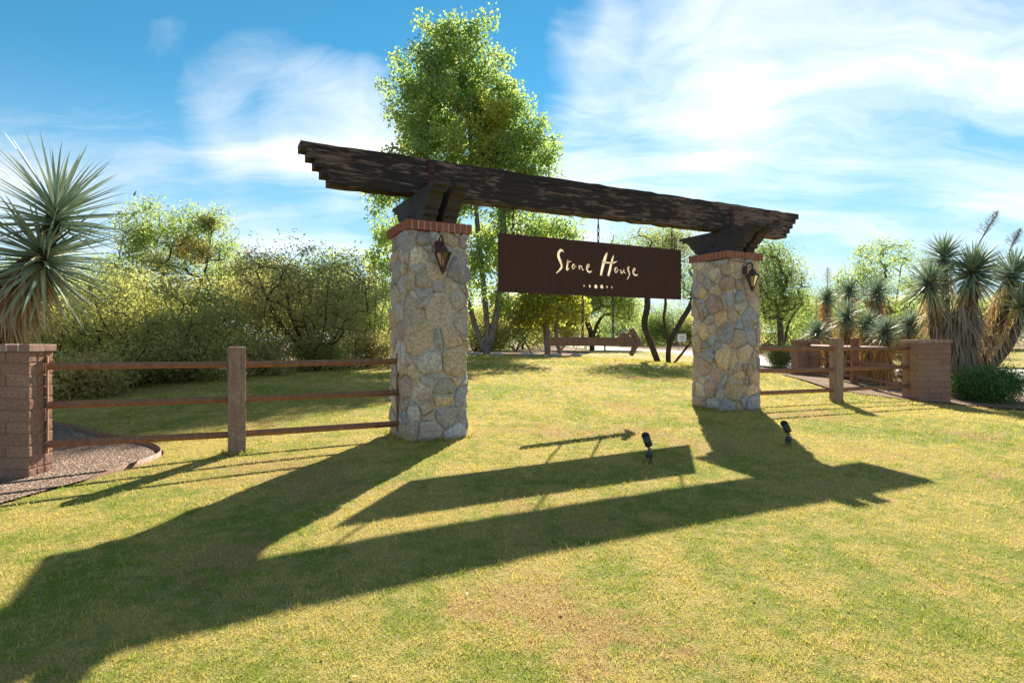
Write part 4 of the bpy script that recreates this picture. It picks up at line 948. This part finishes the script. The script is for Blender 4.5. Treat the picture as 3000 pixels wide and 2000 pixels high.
# background belt: prototypes copied
protos = []
for i, (lm, seed) in enumerate([('leaf_olive', 71), ('leaf_mesq', 72), ('leaf_bright', 73)]):
    bl = [(random.uniform(-1.6, 1.6), random.uniform(-1.4, 1.4), random.uniform(1.0, 3.0), 1.2, 1.1, .9) for _ in range(9)]
    trs = [[(0, 0, -.2), (.1, 0, .6), (.5, .2, 1.6), (.9, .3, 2.6)], [(0, 0, -.2), (-.1, .1, .5), (-.6, -.2, 1.5), (-1, 0, 2.4)]]
    wd, cr = plant_meshes(trs, bl, 110, .38, 150, .16, .06, seed, .012, .5, .3)
    wd.materials.append(M['bark_dark']); cr.materials.append(M[lm]); protos.append((wd, cr))
BGL = ['behind the left pillar', 'left of the cottonwood trunk', 'right of the cottonwood trunk', 'behind the small yellow cottonwood', 'above the left half of the arrow', 'behind the arrow chains', 'above the arrowhead', 'between the twisting mesquite trunks', 'just left of the right pillar', 'behind the right pillar', "at the right pillar's left edge", 'right of the right pillar, beyond the driveway', 'behind the far block wall', 'behind the small stalked yucca', 'behind the sparse mesquite', 'left of the huge yucca', 'at the right edge beyond the driveway', 'past the right edge of the far lawn', 'behind the left-edge yucca', 'behind the low olive shrub at left', 'behind the broad olive shrub', 'behind the tall brownish shrub', 'left of the left pillar, at the back', 'behind the huge yucca skirts', 'at the far left edge', 'low behind the left of the yucca group', 'low behind the middle of the yucca group', 'low between the yucca group and the huge yucca']
BG = [(1180, 40, 1.1, 0), (1320, 46, 1.3, 1), (1440, 52, 1.1, 2), (1530, 60, 1.4, 0), (1600, 75, 1.5, 1), (1740, 150, 2.6, 2), (1850, 90, 1.9, 1), (1960, 74, 1.6, 2), (2060, 70, 1.5, 0), (2150, 60, 1.3, 2), (2180, 42, 1.1, 0),
      (2350, 40, 1.0, 1), (2430, 38, .95, 0), (2510, 37, .9, 1), (2690, 36, .9, 0), (2780, 36, .8, 1), (2960, 34, .75, 0), (3060, 33, .9, 0), (60, 24, 1.0, 0), (260, 23, 1.0, 1), (640, 27, 1.1, 0), (860, 28, 1.2, 1), (1020, 32, 1.2, 0), (2880, 36, .85, 1), (-60, 20, .9, 1), (2440, 29, .8, 1), (2590, 30, .8, 0), (2740, 29, .75, 1)]
for i, (px, Z, s, k) in enumerate(BG):
    r_ = empty('desert_tree', ZG(px, Z), random.uniform(0, 6.28)); r_.scale = (s * random.uniform(.9, 1.25), s * random.uniform(.9, 1.2), s * random.uniform(.85, 1.05))
    tag(r_, 'bushy distant desert tree ' + BGL[i], 'tree', 'background desert trees')
    link('trunk', protos[k][0], None, r_); link('crown', protos[k][1], None, r_)

# --- bushes on the right
def bush(px, Z, half, H_, label, lm, seed, n, L, Wd, name='leafy_bush', dense=True, group=None):
    x, y, g = ZG(px, Z); rng = random.Random(seed)
    bl = [(rng.uniform(-.5, .5) * half, rng.uniform(-.4, .4) * half, rng.uniform(.35, .62) * H_, half * .52, half * .5, H_ * .38) for _ in range(10)]
    trs = [[(0, 0, -.05), (.3 * half * math.cos(a), .3 * half * math.sin(a), H_ * .3), (.5 * half * math.cos(a), .5 * half * math.sin(a), H_ * .6)] for a in np.linspace(0, 5.5, 7)]
    plant(name, label, 'bush', (x, y, g), plant_meshes(trs, bl, n, .09 * half + .04, 120, L, Wd, seed, .004, .45, .5, seg=5, outw=1.2), (M['bark_grey'], M[lm]), group, parts=('stems', 'crown'))
bush(2905, 11.3, .78, .66, 'glossy dark green bush at the right edge before the driveway', 'leaf_bush', 81, 190, .045, .022)
bush(2290, 21, .48, .95, 'rounded clipped shrub beside the far block wall', 'leaf_round', 82, 130, .05, .022)
bush(2560, 15.6, .55, .5, 'low dark shrub under the yucca group behind the return fence', 'leaf_bush', 83, 70, .05, .02)
bush(2500, 16.6, .5, .45, 'low twiggy shrub behind the reddish return fence post', 'leaf_round', 84, 60, .05, .02)

# --- yuccas
def blade_arrays(base, d, L, wd, curve, rng, stations=(0, .12, .45, .8, 1), wf=(.75, 1, .85, .42, .02), vee=.18):
    base = np.asarray(base); d = d / (np.linalg.norm(d) + 1e-9); up = np.array([0, 0, 1.]); s = np.cross(d, up)
    if np.linalg.norm(s) < .05: s = np.array([1., 0, 0])
    s /= np.linalg.norm(s); a = rng.normal(0, .35); nn = np.cross(s, d); s, nn = s * math.cos(a) + nn * math.sin(a), nn * math.cos(a) - s * math.sin(a)
    V = []; F = []
    for i, (t, w_) in enumerate(zip(stations, wf)):
        c = base + d * L * t - up * curve * L * t * t; hw = wd * w_ / 2
        V += [c + s * hw, c - nn * hw * 2 * vee, c - s * hw]
        if i: q = 3 * i; F += [(q - 3, q - 2, q + 1, q), (q - 2, q - 1, q + 2, q + 1)]
    return np.array(V), np.array(F)
def rosette(acc, c, axis_, rad, n, rng, wd, maxpol=112, curve=.06, tb=(.1, .75)):
    ax = np.array(axis_) / np.linalg.norm(axis_); h = np.cross(ax, [.3, .9, .2]); h /= np.linalg.norm(h); k = np.cross(ax, h); c = np.array(c)
    for i in range(n):
        cp = 1 - (1 - math.cos(R(maxpol))) * ((i + .5) / n); pol = math.acos(max(-1, min(1, cp))) + rng.normal(0, .07); az = i * 2.39996 + rng.normal(0, .1)
        d = ax * math.cos(pol) + (h * math.cos(az) + k * math.sin(az)) * math.sin(pol)
        L = rad * rng.uniform(.82, 1.08) * (1 - .12 * (pol < .4)); b = c + d * rad * .05 - ax * rad * .32 * (i / n)
        V, F = blade_arrays(b, d, L, wd * rng.uniform(.8, 1.2), curve * (1 + 1.2 * pol / 2) * rng.uniform(.3, 1.6), rng)
        acc.add(V, F, float(np.clip(rng.beta(2, 4) + .25 * (pol > 1.5), 0, 1)))
def skirt(acc, p0, p1, r0, r1, n, rng, L, wd, out=.35):
    """dead leaves hanging round the trunk from p0 (top) to p1 (bottom)"""
    p0 = np.array(p0); p1 = np.array(p1)
    for i in range(n):
        t = rng.random() ** 1.1; a = rng.uniform(0, 6.283); r = r0 + (r1 - r0) * t; u_ = np.array([math.cos(a), math.sin(a), 0])
        b = p0 + (p1 - p0) * t + u_ * r * rng.uniform(.55, 1.); d = u_ * out * rng.uniform(.2, 1.5) * (1.4 - t) + np.array([0, 0, -1.]) + rng.normal(0, .13, 3)
        V, F = blade_arrays(b, d, L * rng.uniform(.6, 1.15), wd * rng.uniform(.7, 1.2), rng.uniform(-.05, .12), rng, (0, .3, .7, 1), (1, .9, .6, .05)); acc.add(V, F, float(np.clip(rng.normal(.5, .25), 0, 1)))
def panicle(root, base, top, seed, m):
    rng = np.random.default_rng(seed); acc = Acc(); base = np.array(base); top = np.array(top); d = top - base; H_ = np.linalg.norm(d)
    acc.add(*tube_arrays([base, base + d * .5 + rng.normal(0, .02, 3), top], [.014, .010, .003], 5))
    for i in range(34):
        t = .28 + .7 * i / 34; b = base + d * t; a = i * 2.4; L = H_ * .42 * (1.08 - t) * rng.uniform(.7, 1.1); u_ = np.array([math.cos(a), math.sin(a), .9]); u_ /= np.linalg.norm(u_); e = b + u_ * L
        acc.add(*tube_arrays([b, b + u_ * L * .5 + [0, 0, .02], e + [0, 0, .05]], [.004, .003, .0012], 4))
        for k in range(5):
            q = b + u_ * L * rng.uniform(.3, 1); v_ = rng.normal(size=3) + [0, 0, .5]; v_ /= np.linalg.norm(v_); acc.add(*tube_arrays([q, q + v_ * .07], [.0018, .0018], 4))
    link('flower_stalk', acc.mesh('flower_stalk'), m, root)
def yucca(loc, heads, label, seed, group='yuccas', dead='yucca_dead', trunk_r=.13, name='yucca'):
    """heads: list of dict(c, ax, r, n, skirt_to, skirt_n, sr)"""
    rng = np.random.default_rng(seed); root = empty(name, loc); tag(root, label, 'yucca', group)
    for hd in heads:
        c = np.array(hd['c'], float); b = np.array(hd.get('foot', (0, 0, -.1)), float)
        mid = (c + b) / 2 + np.array([(c[0] - b[0]) * .2, (c[1] - b[1]) * .2, .0])
        pts = np.array(smooth_poly([tuple(b), tuple(mid), tuple(c)], 6, False)); link('trunk', (lambda a: (a.add(*tube_arrays(pts, np.linspace(hd.get('tr', trunk_r) * 1.3, hd.get('tr', trunk_r) * .6, len(pts)), 8)), a.mesh('trunk', True))[1])(Acc()), M['bark_grey'], root)
        a = Acc(); rosette(a, c, hd['ax'], hd['r'], hd['n'], rng, hd.get('wd', .028), hd.get('pol', 112), hd.get('curve', .10)); o = link('leaf_rosette', a.mesh('leaf_rosette'), M['yucca'], root); o['kind'] = 'stuff'
        if hd.get('sn'):
            a = Acc(); top = c - np.array(hd['ax']) * hd['r'] * .25; bot = top + (b - top) * hd['sf']
            skirt(a, top, bot, hd.get('sr0', .12), hd.get('sr1', .17), hd['sn'], rng, hd.get('sl', .5), hd.get('swd', .022), hd.get('so', .35)); o = link('dead_skirt', a.mesh('dead_skirt'), M[hd.get('dm', dead)], root); o['kind'] = 'stuff'
    return root
# near yucca at the left edge: leaves are single objects
def near_yucca():
    Z0 = 6.7; foot = (X(-60, Z0), Z0, h1(X(-60, Z0), Z0)); rng = np.random.default_rng(91); root = empty('yucca', foot); tag(root, 'large spiky yucca with tan dead skirt at the left edge above the low wall', 'yucca', 'yuccas')
    k = Z0 / 1740; P = lambda px, py, dy=0.: np.array([X(px, Z0) - foot[0], dy, CAM_Z - (py - 1000) * k - foot[2]])
    A, B = P(165, 612), P(125, 735)
    pts = np.array(smooth_poly([(0, 0, -.1), tuple(P(-30, 900)), tuple(P(60, 800)), tuple(B), tuple(A)], 5, False)); V, F = tube_arrays(pts, np.linspace(.16, .07, len(pts)), 8); link('trunk', mesh_np('trunk', V, F, smooth=True), M['bark_dark'], root)
    shapes = []
    for i in range(8):
        cv = .015 + .02 * i
        V, F = blade_arrays(np.zeros(3), np.array([1., 0, 0]), 1., .047, cv, np.random.default_rng(i), (0, .1, .4, .75, 1), (.7, 1, .82, .42, .02)); V = V.copy()
        shapes.append(mesh_np('leaf', V, F, {'tint': np.full(len(V), [.1, .25, .35, .45, .55, .7, .85, .97][i])}))
    def put(c, d, L, w_, t):
        d = Vector(d).normalized(); o = link('leaf', shapes[t], M['yucca'], root); up = Vector((0, 0, 1)); s = d.cross(up)
        if s.length < .05: s = Vector((0, 1, 0))
        s.normalize(); nn = s.cross(d); m = Matrix((d, -s, nn)).transposed().to_4x4()
        o.matrix_local = Matrix.Translation(Vector(c)) @ m @ Matrix.Rotation(rng.normal(0, .4), 4, 'X') @ Matrix.Diagonal((L, w_, w_, 1))
    axu = Vector((.12, -.05, 1)).normalized()
    def ros(c, ax, rad, n, lo, hi, tw):
        ax = Vector(ax).normalized(); h = ax.cross(Vector((.3, .9, .2))).normalized(); q = ax.cross(h)
        for i in range(n):
            f = (i + .5) / n; pol = math.acos(math.cos(R(lo)) + (math.cos(R(hi)) - math.cos(R(lo))) * f) + rng.normal(0, .06); az = i * 2.39996 + rng.normal(0, .12)
            d = ax * math.cos(pol) + (h * math.cos(az) + q * math.sin(az)) * math.sin(pol); t = min(7, max(0, int(rng.beta(2, 3.2) * 8)))
            put(Vector(c) + d * .05 - ax * .22 * f, d, rad * rng.uniform(.85, 1.08), rng.uniform(.8, 1.15) * tw, t)
    ros(A, (.1, -.1, 1), .80, 115, 4, 105, 1.)
    ros(B, (.12, -.2, .9), .86, 165, 40, 138, 1.)
    a = Acc(); skirt(a, B + [-.1, 0, -.12], P(-30, 960), .12, .22, 520, rng, .62, .024, .45); o = link('dead_skirt', a.mesh('dead_skirt'), M['yucca_dead'], root); o['kind'] = 'stuff'
    # second, mostly hidden head beyond the frame whose tips reach in
    r2 = yucca((X(-330, 6.9), 6.9, h1(X(-330, 6.9), 6.9)), [dict(c=(.25, 0, 2.35), ax=(.2, -.1, 1), r=.85, n=190, sn=150, sf=.6, wd=.04, sl=.6)], 'yucca at the far left edge showing only leaf tips', 92)
near_yucca()
def rel(px, py, Z, f): k = Z / 1740; return (X(px, Z) - f[0], Z - f[1], CAM_Z - (py - 1000) * k - f[2])
# big many-headed yucca at right
Zb = 12.6; fb = ZG(2790, Zb)
def H(px, py, dy, r, n, ax=(0, 0, 1), **k): return dict(c=rel(px, py, Zb + dy, fb), ax=ax, r=r, n=n, **k)
big = yucca(fb, [H(2855, 785, -.35, .70, 300, (.05, -.7, 1), sn=620, sf=.92, sl=.62, sr0=.10, sr1=.30, so=.45, wd=.042, tr=.14),
    H(2722, 825, -.2, .62, 240, (-.35, -.6, 1), sn=380, sf=.75, sl=.5, sr0=.10, sr1=.20, wd=.036, tr=.1),
    H(2765, 745, .4, .6, 210, (-.1, -.3, 1), sn=160, sf=.5, sl=.5, wd=.036, tr=.1),
    H(2970, 795, -.1, .66, 240, (.35, -.5, 1), sn=330, sf=.7, sl=.55, sr0=.10, sr1=.22, wd=.038, tr=.1),
    H(3010, 885, -.5, .6, 200, (.6, -.4, .8), sn=180, sf=.6, sl=.5, wd=.038, tr=.1),
    H(2740, 900, .2, .42, 110, (-.6, .1, .7), sn=150, sf=.6, sl=.45, wd=.026, tr=.08)], 'huge many-headed yucca with long tan skirts behind the right block wall', 93)
rng_ = np.random.default_rng(94); a_ = Acc(); skirt(a_, rel(2810, 900, Zb - .15, fb), rel(2795, 1120, Zb - .05, fb), .40, .30, 1500, rng_, .55, .022, .3); o_ = link('dead_skirt', a_.mesh('dead_skirt'), M['yucca_greydead'], big); o_['kind'] = 'stuff'
panicle(big, rel(2865, 720, Zb + .2, fb), rel(2925, 620, Zb + .3, fb), 95, M['stalk']); panicle(big, rel(2955, 745, Zb + .2, fb), rel(2990, 672, Zb + .3, fb), 96, M['stalk'])
# group of smaller yuccas
YS = [(2393, 968, 18.25, .44, 'small yucca with a pale dead flower stalk above the far block wall'), (2482, 922, 15.8, .52, 'blue-green yucca with hanging orange skirt, left of the group'), (2490, 845, 18.6, .50, 'tall yucca at the back left of the yucca group'),
      (2571, 850, 17.2, .55, 'tallest dark blue-green yucca at the back of the group'), (2546, 944, 15.2, .40, 'yellow-tipped yucca in the middle of the group'), (2594, 966, 14.0, .42, 'low front yucca with an orange skirt behind the return fence'),
      (2667, 946, 14.9, .42, 'yucca with long pale leaf tips, right of the group'), (2425, 868, 19.5, .42, 'half-hidden yucca at the far left back of the group')]
for i, (px, py, Z, r, lab) in enumerate(YS):
    f = ZG(px, Z); c = rel(px, py, Z, f); hh_ = c[2]
    y_ = yucca(f, [dict(c=c, ax=(random.uniform(-.15, .15), -.6, 1), r=r * 1.18, n=210, sn=int(260 + 160 * hh_), sf=.8 if i != 3 else .45, sl=.42, sr0=.10, sr1=.2, so=.55, wd=.030, swd=.022, dm='yucca_orange', tr=.09, curve=.09)], lab, 100 + i, 'yuccas', 'yucca_orange')
    if i in (0, 7): panicle(y_, (c[0], c[1], c[2] + .1), (c[0] + .05, c[1] + .1, c[2] + .95), 120 + i, M['yucca_dead'])

# ------------------------------------------------------------------ small things beyond the lawn
def far_things():
    o = empty('garden_wall', (30, 82, .3), R(-4)); tag(o, 'low reddish adobe wall far behind the trees', 'wall')
    link('wall_body', box_mesh('wall_body', 30, .4, 1.9, .03, 1, (0, 0, .95)), M['adobe'], o); link('coping', box_mesh('coping', 30.1, .5, .12, .02, 1, (0, 0, 1.962)), M['adobe'], o)
    x, y, z = ZG(1998, 44); o = empty('notice_sign', (x, y, z)); tag(o, 'small white notice board with dark text lines by the far driveway', 'sign')
    link('board', box_mesh('board', .62, .03, .55, .004, 1, (0, 0, .95)), M['white_board'], o)
    for i in range(4): link('text_line', box_mesh('text_line', .44 - .06 * (i % 2), .004, .035, 0, 1, (0, -.018, 1.1 - .1 * i)), M['dark_print'], o)
    for s in (-.25, .25): link('leg', box_mesh('leg', .04, .04, .7, .003, 1, (s, .0, .34)), M['wood_post'], o)
    x, y, z = ZG(1772, 33); o = empty('marker_post', (x, y, z)); tag(o, 'slim wooden marker post with a yellow top behind the arrow', 'post')
    link('stake', box_mesh('stake', .09, .06, .75, .004, 1, (0, 0, .37)), M['wood_post'], o); link('cap_plate', box_mesh('cap_plate', .1, .03, .2, .003, 1, (0, -.046, .65)), M['yellow_paint'], o)
    rnd = random.Random(3)
    for i, (px, Z, sx) in enumerate([(1390, 22.6, .55), (1455, 22.3, .5), (1545, 22.9, .8), (1625, 23.6, .6), (1690, 24.4, .5), (1368, 23, .4)]):
        x, y, z = ZG(px, Z); bm = bmesh.new(); bmesh.ops.create_icosphere(bm, subdivisions=2, radius=1)
        for v in bm.verts: v.co = Vector((v.co.x * sx * .5, v.co.y * .14, v.co.z * .09)) * (1 + rnd.gauss(0, .09))
        me = bpy.data.meshes.new('border_stone'); bm.to_mesh(me); bm.free(); o = link('border_stone', me, M['rock']); o.location = (x, y, z + .03); o.rotation_euler = (0, 0, rnd.uniform(-.3, .3))
        tag(o, 'pale long border stone at the lawn edge, ' + ['below the cottonwood trunk', 'just right of the cottonwood trunk', 'midway between the big and the small cottonwood', 'under the small yellow cottonwood', 'below the tail of the arrow', 'beside the left pillar edge'][i], 'stone', 'border stones by the cottonwood')
far_things()

# ------------------------------------------------------------------ grass blades
def grass():
    rng = np.random.default_rng(5); Vs, Ts = [], []
    bands = [(1.2, 2.6, 17000, .017, .0034), (2.6, 4.2, 10000, .018, .0042), (4.2, 6.5, 5200, .020, .0058), (6.5, 10, 2300, .023, .0090), (10, 15, 800, .028, .015), (15, 24, 240, .036, .026)]
    for (z0, z1_, dens, L, wd) in bands:
        hwid = 1.0 * z1_ + .6; area = 2 * hwid * (z1_ - z0); n = int(area * dens); nc = n // 6; k = rng.integers(0, nc, n); sg = .014 + .002 * z0; x = rng.uniform(-hwid, hwid, nc)[k] + rng.normal(0, sg, n); y = rng.uniform(z0, z1_, nc)[k] + rng.normal(0, sg, n)
        ct = rng.beta(1.6, 1.6, nc)[k]; m_ = (np.abs(x) < 1.0 * y + .6) & inside(LAWN, x, y); x, y, ct = x[m_], y[m_], ct[m_]
        for c in (C1, C2):
            dx, dy = x - c.x, y - c.y; a = dx * GU.x + dy * GU.y; b = dx * GN.x + dy * GN.y; k = ~((abs(a) < .35) & (abs(b) < .35)); x, y, ct = x[k], y[k], ct[k]
        n = len(x); z = hgt(x, y); a = rng.uniform(0, 6.283, n); lean = rng.uniform(.15, 1.9, n); l = L * rng.uniform(.4, 1.7, n) * (.7 + .6 * ct); hw = wd * rng.uniform(.6, 1.3, n) / 2
        d = np.stack([np.cos(a) * lean, np.sin(a) * lean, np.ones(n)], 1); d /= np.linalg.norm(d, axis=1)[:, None]; s = np.stack([-np.sin(a), np.cos(a), np.zeros(n)], 1); th = rng.uniform(-1, 1, n)[:, None]; s = s * np.cos(th) + np.cross(s, d) * np.sin(th)
        p = np.stack([x, y, z - .004], 1); Vs.append(np.stack([p - s * hw[:, None], p + s * hw[:, None], p + d * l[:, None]], 1).reshape(-1, 3)); Ts.append(np.repeat(np.clip(.62 * ct + .38 * rng.random(n), 0, 1), 3))
    # longer tufts the mower leaves round pillars, posts and lights
    cs = []
    for c in (C1, C2):
        for k in range(900):
            a_ = rng.uniform(-.40, .40); sd = rng.integers(4); o_ = .375 + abs(rng.normal(0, .02)); q = [(a_, o_), (a_, -o_), (o_, a_), (-o_, a_)][sd]; cs.append((c.x + GU.x * q[0] + GN.x * q[1], c.y + GU.y * q[0] + GN.y * q[1]))
    for (px_, py_, r_, m_) in [(-2.79, 6.02, .12, 260), (5.57, 10.2, .12, 260), (X(1901, 5.4), 5.4, .05, 160), (X(2310, 6.25), 6.25, .05, 130)]:
        for k in range(m_): a_ = rng.uniform(0, 6.283); rr_ = r_ + abs(rng.normal(0, .02)); cs.append((px_ + rr_ * math.cos(a_), py_ + rr_ * math.sin(a_)))
    cs = np.array(cs); n = len(cs); x, y = cs[:, 0], cs[:, 1]; z = hgt(x, y); a = rng.uniform(0, 6.283, n); lean = rng.uniform(.1, .7, n); l = rng.uniform(.03, .075, n); hw = rng.uniform(.002, .004, n)
    d = np.stack([np.cos(a) * lean, np.sin(a) * lean, np.ones(n)], 1); s = np.stack([-np.sin(a), np.cos(a), np.zeros(n)], 1); p = np.stack([x, y, z - .004], 1)
    Vs.append(np.stack([p - s * hw[:, None], p + s * hw[:, None], p + d * l[:, None]], 1).reshape(-1, 3)); Ts.append(np.repeat(rng.random(n), 3))
    V = np.concatenate(Vs); o = link('grass', mesh_np('grass', V, np.arange(len(V)).reshape(-1, 3), {'tint': np.concatenate(Ts)}), M['blade'])
    tag(o, 'short mown grass blades, green and straw coloured', 'grass', kind='stuff'); print('GRASS', len(V) // 3)
grass()
def litter():
    rng = np.random.default_rng(8); n = 260; y = rng.uniform(1.8, 16, n); x = rng.uniform(-.8, .85, n) * y; k = inside(LAWN, x, y); x, y = x[k], y[k]; n = len(x)
    P = np.stack([x, y, hgt(x, y) + .012], 1); D = unit(np.stack([rng.normal(size=n), rng.normal(size=n), rng.normal(size=n) * .25], 1)); sz = rng.uniform(.010, .026, n)
    V, F = leaf_quads(P, D, sz, sz * .6, rng); o = link('fallen_leaves', mesh_np('fallen_leaves', V, F, {'tint': np.repeat(rng.random(n), 4)}), M['yucca_dead']); tag(o, 'scattered dry leaves lying on the lawn', 'leaves', kind='stuff')
litter()
print('TRIS', sum(sum(len(p.vertices)-2 for p in o.data.polygons) for o in sc.objects if o.type == 'MESH' and len(o.data.polygons)<3000000))
